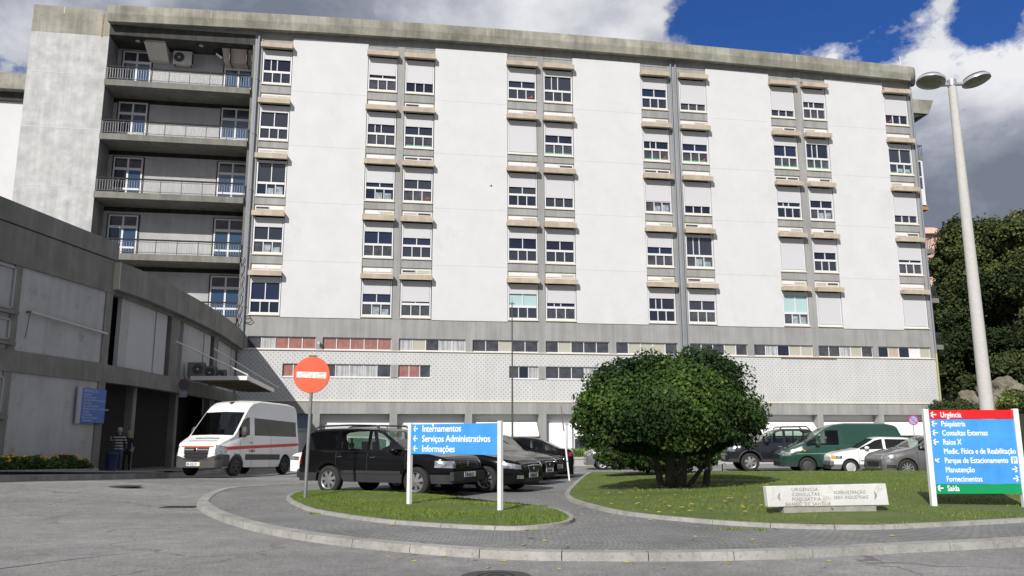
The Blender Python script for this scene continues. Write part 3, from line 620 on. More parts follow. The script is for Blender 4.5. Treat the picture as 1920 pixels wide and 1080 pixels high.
# ================================================================== ground
def sst(a, b, x): t = max(0, min(1, (x-a)/(b-a))); return t*t*(3-2*t)
def road_z(x, y):
    left = sst(-7.5, -12.0, x) if False else max(0, min(1, (-x-7.5)/4.5)); left = left*left*(3-2*left)
    zl = .28-.035*(min(y, 37)-22) if y > 22 else .28*sst(14, 22, y)
    far = 0
    return left*zl*(1 if y < 60 else max(0, 1-(y-60)/10)) + far
def asph(t, P, c):
    v = N(t, 'ShaderNodeTexVoronoi', feature='DISTANCE_TO_EDGE', i_Scale=.42, i_Randomness=1.0)
    nn = N(t, 'ShaderNodeTexNoise', i_Scale=1.3, i_Detail=6.0); t.links.new(P, nn.inputs[0])
    ad = N(t, 'ShaderNodeVectorMath', operation='MULTIPLY_ADD'); t.links.new(nn.outputs['Color'], ad.inputs[0]); ad.inputs[1].default_value = (1.3, 1.3, 0); t.links.new(P, ad.inputs[2])
    t.links.new(ad.outputs[0], v.inputs[0])
    n5 = N(t, 'ShaderNodeTexNoise', i_Scale=.35, i_Detail=3.0); t.links.new(P, n5.inputs[0])
    crack = mth(t, 'MULTIPLY', mth(t, 'LESS_THAN', v.outputs[0], .011), ramp(t, n5.outputs[0], [(.46, 0.0), (.56, .75)]))
    c = mixc(t, crack, c, (.10, .098, .09))
    n6 = N(t, 'ShaderNodeTexNoise', i_Scale=26.0, i_Detail=5.0, i_Roughness=.85); t.links.new(P, n6.inputs[0])
    c = mixc(t, 1.0, c, ramp(t, n6.outputs[0], [(.35, .55), (.65, 1.38)]), 'MULTIPLY')
    mpn = N(t, 'ShaderNodeMapping'); mpn.inputs['Scale'].default_value = (.10, .55, 1); mpn.inputs['Rotation'].default_value = (0, 0, .25); t.links.new(P, mpn.inputs[0])
    n7 = N(t, 'ShaderNodeTexNoise', i_Scale=1.0, i_Detail=5.0); t.links.new(mpn.outputs[0], n7.inputs[0])
    c = mixc(t, 1.0, c, ramp(t, n7.outputs[0], [(.35, .84), (.62, 1.10)]), 'MULTIPLY')
    n8 = N(t, 'ShaderNodeTexNoise', i_Scale=3.2, i_Detail=9.0, i_Roughness=.75); t.links.new(P, n8.inputs[0])
    return mixc(t, 1.0, c, ramp(t, n8.outputs[0], [(.36, .80), (.60, 1.12)]), 'MULTIPLY')
ASPH = mat('worn grey asphalt', (.24, .236, .23), .93, vary=.22, vscale=.35, bump=.5, bscale=60, extra=asph, world=True)
def setts(t, P, c):                           # small stone setts laid in arcs
    s_ = N(t, 'ShaderNodeSeparateXYZ'); t.links.new(P, s_.inputs[0])
    X = mth(t, 'ADD', s_.outputs[0], mth(t, 'MULTIPLY', mth(t, 'SINE', mth(t, 'MULTIPLY', s_.outputs[1], 1.1)), .35))
    Y = mth(t, 'ADD', s_.outputs[1], mth(t, 'MULTIPLY', mth(t, 'ABSOLUTE', mth(t, 'SINE', mth(t, 'MULTIPLY', s_.outputs[0], 1.3))), .45))
    cb = N(t, 'ShaderNodeCombineXYZ'); t.links.new(X, cb.inputs[0]); t.links.new(Y, cb.inputs[1])
    b = N(t, 'ShaderNodeTexBrick', i_Scale=1.0); b.inputs['Brick Width'].default_value = .13; b.inputs['Row Height'].default_value = .12; b.inputs['Mortar Size'].default_value = .013; b.inputs['Mortar Smooth'].default_value = .4
    b.inputs['Color1'].default_value = (1.12, 1.12, 1.12, 1); b.inputs['Color2'].default_value = (.88, .88, .88, 1); b.inputs['Mortar'].default_value = (.62, .61, .58, 1)
    mr = N(t, 'ShaderNodeMapping'); mr.inputs['Rotation'].default_value = (0, 0, .35); t.links.new(cb.outputs[0], mr.inputs[0]); t.links.new(mr.outputs[0], b.inputs[0])
    return mixc(t, 1.0, c, b.outputs[0], 'MULTIPLY')
SETT = mat('grey stone setts', (.195, .194, .192), .9, vary=.25, vscale=.6, extra=setts, world=True, bump=.3, bscale=30)
def joints_k(t, P, c):
    n = N(t, 'ShaderNodeTexNoise', i_Scale=4.0, i_Detail=6.0, i_Roughness=.7); t.links.new(P, n.inputs[0])
    n0 = N(t, 'ShaderNodeTexNoise', i_Scale=14.0, i_Detail=6.0, i_Roughness=.75); t.links.new(P, n0.inputs[0])
    c = mixc(t, ramp(t, n0.outputs[0], [(.54, 0.0), (.66, .6)]), c, (.14, .135, .12))
    return mixc(t, ramp(t, n.outputs[0], [(.52, 0.0), (.66, .6)]), c, (.18, .17, .145))
KERB = mat('granite kerb', (.31, .303, .285), .9, vary=.28, vscale=1.3, bump=.4, bscale=25, extra=joints_k, world=True)
SOIL = mat('grass soil', (.06, .095, .014), .95, vary=.42, vscale=1.1, col2=(.105, .125, .028), world=True, bump=.5, bscale=18)
# base terrain sheet reaching the horizon
xs = sorted(set([-900, -500, -250, -120, -70]+list(range(-48, 100, 4))+[-13, -12, -11, -10, -9, -8, -7.5, -14]+[110, 130, 160, 250, 500, 900])); ys = sorted(set([-300, -100, -40]+list(range(-12, 110, 3))+[130, 160, 250, 500, 1200, 2500]))
vs = [(x, y, road_z(x, y)) for y in ys for x in xs]; nx = len(xs)
b = MB(); b.add(vs, [(j*nx+i, j*nx+i+1, (j+1)*nx+i+1, (j+1)*nx+i) for j in range(len(ys)-1) for i in range(nx-1)], ASPH, True)
tagset(b.obj('road'), kind='structure')
def fill(poly, zf, m, name, inner=None, kind='structure', grid=None):
    """triangulated sheet with heights zf(x,y)"""
    bm = bmesh.new(); vv = [bm.verts.new((p[0], p[1], 0)) for p in poly]; f = bm.faces.new(vv)
    if f.normal.z < 0: f.normal_flip()
    if grid:
        x0, x1 = min(p[0] for p in poly), max(p[0] for p in poly); y0, y1 = min(p[1] for p in poly), max(p[1] for p in poly)
        for k in range(int((x1-x0)/grid)+1): bmesh.ops.bisect_plane(bm, geom=bm.verts[:]+bm.edges[:]+bm.faces[:], plane_co=(x0+k*grid+.013, 0, 0), plane_no=(1, 0, 0))
        for k in range(int((y1-y0)/grid)+1): bmesh.ops.bisect_plane(bm, geom=bm.verts[:]+bm.edges[:]+bm.faces[:], plane_co=(0, y0+k*grid+.017, 0), plane_no=(0, 1, 0))
    else: bmesh.ops.triangulate(bm, faces=bm.faces[:])
    for v in bm.verts: v.co.z = zf(v.co.x, v.co.y)
    bm.normal_update()
    for f in bm.faces:
        f.smooth = True
        if f.normal.z < 0: f.normal_flip()
    me = bpy.data.meshes.new(name); bm.to_mesh(me); bm.free(); me.materials.append(m)
    o = bpy.data.objects.new(name, me); COL.objects.link(o)
    if kind: o['kind'] = kind
    return o
PZ = .085
outer_px = [(600, 908), (500, 915), (425, 921), (392, 930), (369, 946), (375, 958), (395, 970), (437, 986), (500, 1002), (600, 1019), (765, 1037), (960, 1050), (1210, 1053), (1460, 1049), (1700, 1037), (1918, 1026), (2150, 1010)]
outer = smooth_poly([ground(*p, 0.0) for p in outer_px], 6, closed=False)
far_edge = [Vector((36, 16)), Vector((36, 31.2)), Vector((14, 31.2)), Vector((3.2, 31.6)), Vector((-2.5, 31.5)), Vector((-4.2, 27.0)), Vector((-6.4, 24.2))]
isl = [Vector((p[0], p[1])) for p in outer]+far_edge
def kerb(path, w, z0, z1, name, closed=False, seg=1.0, label=None, side=1, flush0=0):
    """row of kerb stones following path; w inward (left of travel * side)"""
    b = MB(); L = [0]
    for i in range(1, len(path)): L.append(L[-1]+(path[i]-path[i-1]).length)
    def at(d):
        d = max(0, min(L[-1], d))
        for i in range(1, len(path)):
            if L[i] >= d: return path[i-1].lerp(path[i], (d-L[i-1])/max(1e-6, L[i]-L[i-1]))
        return path[-1]
    def nrm(d):
        q = (at(d+.05)-at(d-.05)).normalized(); return Vector((-q.y, q.x))*side
    d = 0
    while d < L[-1]-.05:
        e = min(d+seg, L[-1]); k = 4
        for j in range(k):
            a, c = d+(e-d)*j/k+(.006 if j == 0 else 0), d+(e-d)*(j+1)/k-(.006 if j == k-1 else 0)
            pa, pc = at(a), at(c); na, nc = nrm(a), nrm(c)
            za = z1*(min(1, .35+a/flush0) if flush0 else 1); 
            q = [pa, pc, pc+nc*w, pa+na*w]; t_ = [pa+na*.02, pc+nc*.02, pc+nc*w, pa+na*w]
            if side < 0: q = [pa+na*w, pc+nc*w, pc, pa]; t_ = [pa+na*w, pc+nc*w, pc+nc*.02, pa+na*.02]
            b.hexa([(p.x, p.y, z0) for p in q], [(p.x, p.y, za) for p in t_], KERB)
        d = e
    o = b.obj(name); o['kind'] = 'structure'; return o
kerb([Vector((p[0], p[1])) for p in outer], .24, -.05, PZ+.012, 'kerb', flush0=2.0)
def insetp(poly, d):
    out = []; n = len(poly)
    for i in range(n):
        q = poly[(i+1) % n]-poly[i-1]; q = q.normalized() if q.length > 1e-6 else Vector((1, 0)); out.append(poly[i]+Vector((-q.y, q.x))*d)
    return out
inner_edge = [Vector((p[0], p[1])) for p in outer]
pts_in = []
for i, p in enumerate(inner_edge):
    q = (inner_edge[min(i+1, len(inner_edge)-1)]-inner_edge[max(i-1, 0)]).normalized(); pts_in.append(p+Vector((-q.y, q.x))*.2)
fill(pts_in+far_edge, lambda x, y: PZ, SETT, 'pavement', grid=2.0)
kerb(far_edge[::-1][:4], .12, -.05, PZ+.005, 'kerb', side=-1)
# small grass island
i1px = [(541, 931), (536, 938), (555, 950), (590, 962), (700, 979), (820, 989), (960, 995), (1035, 990), (1071, 983), (1078, 973), (1062, 964), (1030, 956), (930, 944), (820, 932), (700, 925), (600, 923), (560, 925)]
I1 = smooth_poly([ground(*p, PZ) for p in i1px], 5)
kerb([Vector((p.x, p.y)) for p in I1]+[Vector((I1[0].x, I1[0].y))], .11, .02, PZ+.055, 'kerb', seg=.9)
c1 = Vector((sum(p.x for p in I1)/len(I1), sum(p.y for p in I1)/len(I1)))
def inpoly(x, y, P):
    c = False; j = len(P)-1
    for i in range(len(P)):
        if (P[i].y > y) != (P[j].y > y) and x < (P[j].x-P[i].x)*(y-P[i].y)/(P[j].y-P[i].y)+P[i].x: c = not c
        j = i
    return c
def edged(x, y, P): return min(((Vector((x, y))-P[i]).length for i in range(len(P))))
I1v = [Vector((p.x, p.y)) for p in I1]
g1z = lambda x, y: PZ+.045+.06*sst(0, 1.0, edged(x, y, I1v))
I1g = insetp(I1v, .09)
# big grass island with a gentle swell
i2px = [(1105, 887.5), (1090, 896), (1070, 914), (1058, 928), (1062, 937), (1080, 945), (1160, 965), (1310, 981), (1460, 990.5), (1610, 993.5), (1710, 991), (1920, 980), (2100, 968)]
I2a = smooth_poly([ground(*p, PZ) for p in i2px], 5, closed=False)
I2v = [Vector((p.x, p.y)) for p in I2a]+[Vector((34, 18)), Vector((34, 30.6)), Vector((14, 30.9)), Vector((8, 30.9))]
kerb([Vector((p.x, p.y)) for p in I2a], .13, .02, PZ+.06, 'kerb', seg=.9)
kerb([I2v[-3], I2v[-2], I2v[-1], I2v[0]], .13, .0, PZ+.05, 'kerb')
def g2z(x, y): 
    d = edged_seg(x, y); return PZ+.05+.17*sst(0, 4.5, d)
def edged_seg(x, y):
    p = Vector((x, y)); best = 9e9
    for i in range(len(I2v)):
        a, b_ = I2v[i-1], I2v[i]; ab = b_-a; t_ = max(0, min(1, (p-a).dot(ab)/max(1e-9, ab.length_squared))); best = min(best, (a+ab*t_-p).length)
    return best
fill(insetp(I1v, .09), g1z, SOIL, 'lawn_ground', grid=.5); fill(insetp(I2v, .11), g2z, SOIL, 'lawn_ground', grid=.8)
GR = [mat('grass blade green', (.098, .155, .022), .6, spec=.25), mat('grass blade light', (.155, .205, .036), .6, spec=.25), mat('grass blade dark', (.065, .115, .012), .6, spec=.25), mat('dry grass blade', (.26, .21, .10), .7)]
def blades(name, poly, zf, n, seed, hmin, hmax, dens):
    rs = random.Random(seed); x0, x1 = min(p.x for p in poly), max(p.x for p in poly); y0, y1 = min(p.y for p in poly), max(p.y for p in poly)
    V = []; MI = []; zc = {}
    while len(MI) < n:
        x, y = rs.uniform(x0, x1), rs.uniform(y0, y1)
        if rs.random() > dens(x, y) or not inpoly(x, y, poly): continue
        k = (round(x*4), round(y*4))
        if k not in zc: zc[k] = zf(k[0]/4, k[1]/4)
        z = zc[k]-.012; cl_ = sin(x*2.1+sin(y*1.7)*2)+sin(y*2.9+x*.8)
        h = rs.uniform(hmin, hmax)*(1+.28*cl_); a = rs.uniform(0, pi); w = .004+.004*rs.random(); dx, dy = cos(a)*w, sin(a)*w; l = h*.6; la = rs.uniform(0, 2*pi)
        V += [(x-dx, y-dy, z), (x+dx, y+dy, z), (x+cos(la)*l, y+sin(la)*l, z+h)]
        r = rs.random()+cl_*.12; MI.append(1 if r > .72 else (2 if r < .25 else (3 if rs.random() < (.22 if sin(x*.9+2)+sin(y*1.3+x*.5) > 1.1 else .05) else 0)))
    n = len(MI); me = bpy.data.meshes.new(name); me.vertices.add(3*n); me.vertices.foreach_set('co', np.array(V, dtype=np.float32).reshape(-1))
    me.loops.add(3*n); me.loops.foreach_set('vertex_index', np.arange(3*n, dtype=np.int32)); me.polygons.add(n); me.polygons.foreach_set('loop_start', np.arange(0, 3*n, 3, dtype=np.int32))
    for m in GR: me.materials.append(m)
    me.polygons.foreach_set('material_index', np.array(MI, dtype=np.int32)); me.update(calc_edges=True)
    o = bpy.data.objects.new(name, me); COL.objects.link(o); return o
o = blades('grass', I1g, g1z, 85000, 1, .016, .040, lambda x, y: 1); tagset(o, 'short sunlit grass on the small kerbed island under the left signboard', 'grass', kind='stuff')
def bare(x, y):
    if y > 13.0 and y < 16.4:
        q = ground(1555, 957, .2)
        if abs(x-q.x) < 1.15 and -.4 < y-q.y < .2: return .06
    p = ground(1540, 978, .15); d = sqrt(((x-p.x)/1.3)**2+((y-p.y)/.22)**2)
    return (.15 if d < 1 else 1)*max(.25, min(1, (26/max(y, 14))**2.2))*(1 if x < 17 else .25)
o = blades('grass', insetp(I2v, .12), g2z, 260000, 2, .016, .042, bare); tagset(o, 'broad swelling lawn with patches of thinner grass around the round tree', 'grass', kind='stuff')
wb = MB(); rw = random.Random(12)
for (px, py, w_, n_) in ((1382, 994, .35, 60), (1425, 995, .12, 30), (1000, 996, .08, 10), (590, 964, .12, 40), (1120, 951, .2, 40), (1095, 896, .15, 40), (1160, 962, .1, 14)):
    q0 = ground(px, py, PZ)
    for k in range(n_):
        x, y = q0.x+rw.gauss(0, w_*.5), q0.y+rw.gauss(0, .05); a = rw.uniform(0, 6.28); h = rw.uniform(.015, .06); l = h*.8; wb.add([(x-.007, y, PZ), (x+.007, y, PZ), (x+cos(a)*l, y+sin(a)*l, PZ+h)], [(0, 1, 2)], GR[k % 3])
tagset(wb.obj('weeds'), 'ragged green weeds growing from the kerb joints', 'weeds', kind='stuff')
def patchy(cx, cy, rx, ry, name, m, seed):       # worn earth showing through the lawn
    rs = random.Random(seed); n = 26; rim = [(cx+cos(2*pi*k/n)*rx*rs.uniform(.6, 1.1), cy+sin(2*pi*k/n)*ry*rs.uniform(.6, 1.1)) for k in range(n)]
    b = MB(); b.add([(cx, cy, g2z(cx, cy)+.006)]+[(x, y, g2z(x, y)+.006) for x, y in rim], [(0, k+1, (k+1) % n+1) for k in range(n)], m, True); tagset(b.obj(name), kind='structure')
em = mat('bare brown earth', (.16, .11, .065), .95, vary=.4, vscale=6, world=True)
for k_, (px, py, rx, ry) in enumerate(((1490, 978, .45, .10), (1565, 981, .55, .08), (1640, 979, .35, .08))):
    q = ground(px, py, PZ+.08); patchy(q.x, q.y, rx, ry, 'bare_earth', em, k_)
# left sidewalk with flower bed
SWK = mat('grey sidewalk', (.25, .245, .235), .92, vary=.25, vscale=.7, bump=.3, world=True)
k0, k1 = ground(-40, 901, .26), ground(310, 892, .03)
kl = [Vector((k0.x-.9, k0.y-6)), Vector((k0.x, k0.y)), Vector((k1.x-.15, k1.y-.3)), Vector((k1.x, k1.y+.3)), Vector((k1.x-1.2, k1.y+1.6)), Vector((-14.6, 42))]
sw = kl+[Vector((-19, 42)), Vector((-19, 14))]
swz = lambda x, y: road_z(min(x, -12.2), y)+.18+.05*max(0, min(2, -x-13))
fill(sw, swz, SWK, 'sidewalk', grid=1.5)
b = MB()
for i in range(len(kl)-1):
    n_ = max(1, int((kl[i+1]-kl[i]).length/1.0))
    for j in range(n_):
        p, q = kl[i].lerp(kl[i+1], j/n_), kl[i].lerp(kl[i+1], (j+1)/n_); d = (q-p).normalized(); nn = Vector((-d.y, d.x))*.16; q2 = q-d*.012
        zp, zq = road_z(min(p.x, -12.2), p.y), road_z(min(q.x, -12.2), q.y)
        b.hexa([(p.x, p.y, zp-.3), (q2.x, q2.y, zq-.3), (q2.x+nn.x, q2.y+nn.y, zq-.3), (p.x+nn.x, p.y+nn.y, zp-.3)], [(p.x, p.y, zp+.185), (q2.x, q2.y, zq+.185), (q2.x+nn.x, q2.y+nn.y, zq+.185), (p.x+nn.x, p.y+nn.y, zp+.185)], KERB)
tagset(b.obj('kerb'), kind='structure')
FLW = [mat('marigold leaf', (.035, .085, .015), .6), mat('marigold leaf light', (.07, .13, .025), .6)]
t = thing('flower_bed', 'low bed of green plants with yellow and orange flowers along the shaded wall', 'flower bed', wp(WL-6, 1.0, .3))
bt0 = wt(-60); bt1 = next(q*.02 for q in range(int(WL/.02), 0, -1) if (lambda P: 960+1545*P[0]/P[1])(wp(q*.02, .95, 0)) < 183)
b = MB(); 
for o0, o1, a0, a1 in ((.92, 1.02, bt0, bt1+.1), (0.03, .92, bt1, bt1+.1)): 
    b.hexa([wp(a0, o0, -.1), wp(a0, o1, -.1), wp(a1, o1, -.1), wp(a1, o0, -.1)][::-1], [wp(a0, o0, .50), wp(a0, o1, .50), wp(a1, o1, .37), wp(a1, o0, .37)][::-1], KERB)
wobj(b, 'border', t)
rs = np.random.RandomState(5); n = 16000
tt = rs.rand(n)*(bt1-bt0)+bt0; oo = .08+.84*rs.rand(n)
hh = (.40+.10*np.sin(tt*3.1)+.08*np.sin(tt*7.7+oo*3))*rs.rand(n)**.45
base = .46-.14*(tt-bt0)/(bt1-bt0)
P = np.stack([W0.x+wd.x*tt+wn.x*oo, W0.y+wd.y*tt+wn.y*oo, base-.05+hh], 1)
me = leaf_mesh(P, np.tile([0, -.3, 1.], (n, 1)), .075, FLW, 3); o = bpy.data.objects.new('foliage', me); COL.objects.link(o); o.parent = t; o.matrix_parent_inverse = t.matrix_basis.inverted()
fl = MB(); fm = [mat('yellow petals', (.75, .50, .02), .6), mat('orange petals', (.75, .18, .015), .6)]
for k in range(105):
    a_ = rr.uniform(bt0+.3, bt1-.2); o_ = .12+.8*rr.random(); z_ = .46-.14*(a_-bt0)/(bt1-bt0)+.30+.16*rr.random()+(.12 if rr.random() < .2 else 0)
    p = wp(a_, o_, z_); m = fm[0] if rr.random() < (.85 if (a_-bt0) < (bt1-bt0)*.55 or rr.random() < .3 else .35) else fm[1]; r = .035+.02*rr.random()
    fl.lathe([(0.001, r*.7), (r, r*.2), (r*.7, -r*.4), (0.001, -r*.5)], m, 6, c=p)
wobj(fl, 'flowers', t)
# thin dark strip tapering across the near road
b = MB(); q = [ground(*p, .0) for p in ((-60, 1076), (0, 1066.5), (60, 1059), (120, 1051), (175, 1045), (240, 1037.5))]; tm_ = mat('dark road strip', (.085, .083, .08), .9)
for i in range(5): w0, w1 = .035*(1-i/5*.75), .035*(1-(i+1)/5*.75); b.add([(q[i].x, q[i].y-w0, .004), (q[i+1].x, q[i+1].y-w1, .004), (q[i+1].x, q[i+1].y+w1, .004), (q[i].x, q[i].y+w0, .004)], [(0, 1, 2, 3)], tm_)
tagset(b.obj('road_strip'), kind='structure')
# drain covers
t = thing('drain_grate', 'rusty drain grate at the tip of the curved kerb', 'drain', ground(345, 951, .0)); b = MB(); b.box(-.45, .28, -.22, .22, -.05, .008, mat('rusty iron', (.06, .045, .03), .8, vary=.4, vscale=8))
for k in range(9): b.box(-.40+k*.075, -.375+k*.075, -.18, .18, .008, .014, BLACKM)
b.obj('grate', t)
for (px, py, r, lb) in ((930, 1082, .36, 'round iron manhole cover in the road at the bottom edge'), (235, 911, .40, 'dark manhole cover in the road before the entrance')):
    p = ground(px, py, road_z(*ground(px, py, .1)[:2])); p.z = road_z(p.x, p.y)
    t = thing('manhole_cover', lb, 'manhole cover', p); im = mat('worn iron', (.055, .053, .05), .6, .3, vary=.3, vscale=10)
    MB().lathe([(r, 0), (r, .012), (r-.05, .014), (0.001, .014)], im, 32, c=(0, 0, 0), smooth=False).obj('rim', t)
    MB().lathe([(r*.55, .016), (r*.5, .019), (r*.45, .016)], BLACKM, 24).lathe([(r*.25, .016), (r*.2, .019), (r*.15, .016)], BLACKM, 20).obj('ring_pattern', t)
# planter along the hospital
t = thing('long_planter', 'long low grey concrete planter with bright green strap leaves before the ground floor', 'planter', (4, 42, 0))
b = MB(); pc = mat('planter concrete', (.42, .42, .40), .85, vary=.12, vscale=.8, streak=.2)
pa, pb = ground(1064, 874, 0), ground(1490, 869, 0); b.hexa([(pa.x, pa.y, 0), (pb.x, pb.y, 0), (pb.x, pb.y+.14, 0), (pa.x, pa.y+.14, 0)], [(pa.x, pa.y, .34), (pb.x, pb.y, .34), (pb.x, pb.y+.14, .34), (pa.x, pa.y+.14, .34)], pc)
b.hexa([(pa.x, pa.y-.04, .34), (pb.x, pb.y-.04, .34), (pb.x, pb.y+1.6, .34), (pa.x, pa.y+1.6, .34)], [(pa.x, pa.y-.04, .44), (pb.x, pb.y-.04, .44), (pb.x, pb.y+1.6, .44), (pa.x, pa.y+1.6, .44)], pc)
wobj(b, 'planter_wall', t)
LM = [mat('strap leaf green', (.13, .23, .03), .5), mat('strap leaf light', (.24, .33, .06), .5), mat('strap leaf dark', (.06, .12, .02), .5)]
V = MB(); rs2 = random.Random(9)
for k in range(2600):
    u = rs2.random(); x = pa.x+(pb.x-pa.x)*u; y = pa.y+(pb.y-pa.y)*u+.15+rs2.random()*.9; a = rs2.uniform(0, 2*pi); h = .22+.25*rs2.random(); l = .2+.2*rs2.random(); w = .02
    q = Vector((cos(a), sin(a), 0)); n_ = Vector((-q.y, q.x, 0))*w; p = Vector((x, y, .43)); m_ = p+q*l*.4+Vector((0, 0, h)); e_ = p+q*l+Vector((0, 0, h*.75))
    V.add([p-n_, p+n_, m_+n_, m_-n_, e_], [(0, 1, 2, 3), (3, 2, 4)], LM[k % 3])
wobj(V, 'leaves', t)
# ================================================================== signs and posts
WPOST = mat('white painted post', (.72, .72, .72), .5, vary=.06, vscale=3)
BLUE = mat('light blue sign panel', (.055, .30, .73), .5, vary=.16, vscale=2.2, streak=.08)
WTXT = mat('white sign lettering', (.80, .80, .80), .5)
RED = mat('red sign panel', (.62, .008, .012), .45, vary=.06); GREEN = mat('green sign panel', (.0, .26, .095), .45, vary=.06)
def arrow(b, cx, cz, s, ang, y, m):
    ca_, sa_ = cos(ang), sin(ang)
    def T(pts): return [(cx+(x*ca_-z*sa_)*s, y, cz+(x*sa_+z*ca_)*s) for x, z in pts]
    for q in ([(-.42, -.085), (.5, -.085), (.5, .085), (-.42, .085)], [(-.5, 0), (-.38, -.11), (.10, .36), (-.03, .48)], [(-.5, 0), (-.03, -.48), (.10, -.36), (-.38, .11)]):
        v = T(q); v2 = [(a, y+.004, c) for a, _, c in v]; b.add(v+v2, [(0, 1, 2, 3), (7, 6, 5, 4), (0, 4, 5, 1), (1, 5, 6, 2), (2, 6, 7, 3), (3, 7, 4, 0)], m)
RX = Matrix.Rotation(pi/2, 4, 'X')
def TL(x, y, z): return Matrix.Translation((x, y, z)) @ RX
a, c = ground(767, 950, .14), ground(938, 962.5, .14)
d = (c-a); wS = d.length; t = thing('direction_sign', 'light blue direction board reading Internamentos between two white posts on the small island', 'sign', a, atan2(d.y, d.x))
hl = at_depth(765, 794, a.y).z-.14; hr = at_depth(935, 789, c.y).z-.14
for x, h in ((0, hl), (wS, hr)): MB().box(x-.037, x+.037, -.037, .037, -.1, h, WPOST).obj('post', t, bevel=.006)
zt_, zb_ = hl-.02, at_depth(767, 851, a.y).z-.14
b = MB(); b.box(.04, wS-.04, -.022, .022, zb_, zt_, BLUE); b.obj('panel', t, bevel=.004)
H = (zt_-zb_)/3; 
for k, s in enumerate(('Internamentos', 'Serviços Administrativos', 'Informações')):
    z = zt_-H*(k+.5)-.05+(.0); sz = .205
    text_mesh('lettering', s, .172, WTXT, t, TL(.34, -.024, z), bold=.020, sx=.985, space=1.0)
    ar = MB(); arrow(ar, .16, z+.06, .125, 0, -.0275, WTXT); ar.obj('arrow', t)
ar = MB(); ar.add([(.60, -.026, zt_-.002), (.65, -.026, zt_-.002), (.645, -.026, zt_-.03), (.628, -.026, zt_-.06), (.61, -.026, zt_-.03)], [(0, 4, 3, 2, 1)], WTXT); ar.obj('bird_dropping', t)
# big sign
a = ground(1751, 948, .2); wS = at_depth(1911, 770, a.y).x-at_depth(1743, 770, a.y).x
z0b, z1b = at_depth(1752, 926, a.y).z-.2, at_depth(1745, 769, a.y).z-.2
t = thing('direction_sign', 'large blue direction board with red top strip and green bottom strip', 'sign', a, 0)
for x in (0, wS): MB().box(x-.045, x+.045, -.045, .045, -.1, z1b+.02, WPOST).obj('post', t, bevel=.006)
Hh = (z1b-z0b); rows = ['Urgência', 'Psiquiatria', 'Consultas Externas', 'Raios X', 'Medic. Física e de Reabilitação', 'Parque de Estacionamento', 'Manutenção', 'Fornecimentos', 'Saída']
rh = Hh/9.12; 
for nm, z0, z1, m in (('red_panel', z1b-rh, z1b, RED), ('blue_panel', z0b+rh*1.05, z1b-rh-.004, BLUE), ('green_panel', z0b, z0b+rh*1.05-.004, GREEN)): MB().box(.045, wS-.045, -.022, .022, z0, z1, m).obj(nm, t, bevel=.003)
b = MB()
for k in range(2, 8): b.box(.05, wS-.05, -.0235, -.0215, z1b-rh*k-.0015, z1b-rh*k+.0015, mat('panel seam', (.10, .36, .75), .5))
b.obj('panel_seam', t)
for k, s in enumerate(rows):
    z = z1b-rh*(k+.5)-.05; text_mesh('lettering', s, .138, WTXT, t, TL(.255, -.024, z), bold=.018, sx=.84*wS/1.78)
    ang = None if k == 4 else (pi/4 if k == 5 else (pi if k in (6, 7) else 0))
    if ang is not None:
        ar = MB(); arrow(ar, .125 if k not in (6, 7) else wS-.12, z+.05, .12 if k != 5 else .10, ang, -.0275, WTXT); ar.obj('arrow', t)
b = MB(); zc = z1b-rh*5.5; b.box(wS-.175, wS-.065, -.0245, -.022, zc-.06, zc+.06, WTXT); b.obj('parking_plate', t)
text_mesh('lettering', 'P', .14, BLUE, t, TL(wS-.158, -.026, zc-.05), bold=.015)
# no entry sign
a = ground(572, 935, .13); t = thing('no_entry_sign', 'round faded red no entry sign with white bar on a leaning grey pole', 'sign', a, 0, rot=(0, radians(.9), 0))
topz = at_depth(590, 669, a.y).z-.13; czn = at_depth(590, 703, a.y).z-.13
MB().tube([(0, 0, -.1), (0, 0, czn+.2)], .038, mat('galvanised pole', (.20, .20, .21), .6, .2, vary=.15, vscale=6), 12).obj('pole', t)
R0 = topz-czn; b = MB(); rd = mat('faded red enamel', (.68, .085, .03), .55, vary=.14, vscale=2.5)
b.lathe([(.001, -.052), (R0*.97, -.052), (R0, -.046), (R0, -.03), (.001, -.03)], rd, 40, 'y', (0, 0, czn), smooth=False); b.obj('disc', t)
b = MB(); wv = mat('peeling white bar', (.60, .60, .57), .6, vary=.4, vscale=14)
b.add([(-R0*.83, -.056, czn+R0*.17), (-R0*.82, -.056, czn-R0*.15), (R0*.80, -.056, czn-R0*.20), (R0*.82, -.056, czn+R0*.14)], [(0, 1, 2, 3)], wv); o = b.obj('white_bar', t)
b = MB(); b.box(-.05, .05, -.03, .0, czn-.06, czn+.06, RAILG); b.box(-.09, .09, -.02, .02, czn+R0, czn+R0+.03, RAILM); b.obj('clamp', t)
# stone sign
a = ground(1441, 959, .21); c = ground(1668, 955, .21); d = c-a; wS = d.length; t = thing('stone_name_slab', 'long low marble slab with carved lettering lying tilted on the lawn beside the kerb', 'stone sign', a, atan2(d.y, d.x))
hs = at_depth(1438, 912, a.y).z-a.z
mb_ = mat('lichened marble', (.60, .60, .585), .7, vary=.16, vscale=1.6, bump=.15, extra=lambda t, P, c: mixc(t, ramp(t, (lambda n: (t.links.new(P, n.inputs[0]), n.outputs[0])[1])(N(t, 'ShaderNodeTexNoise', i_Scale=3.2, i_Detail=9.0, i_Roughness=.75)), [(.50, 0.0), (.66, .6)]), c, (.24, .235, .215)))
b = MB(); b.hexa([(0, 0, .07), (wS, 0, .07), (wS, .12, .07), (0, .12, .07)], [(-.02, 0, hs), (wS-.03, 0, hs+.02), (wS-.03, .12, hs+.02), (-.02, .12, hs)], mb_); b.obj('slab', t, bevel=.008)
MB().box(.28, wS-.22, .02, .22, -.15, .075, mat('plinth concrete', (.30, .29, .26), .9, vary=.3, vscale=4)).obj('plinth', t, bevel=.01)
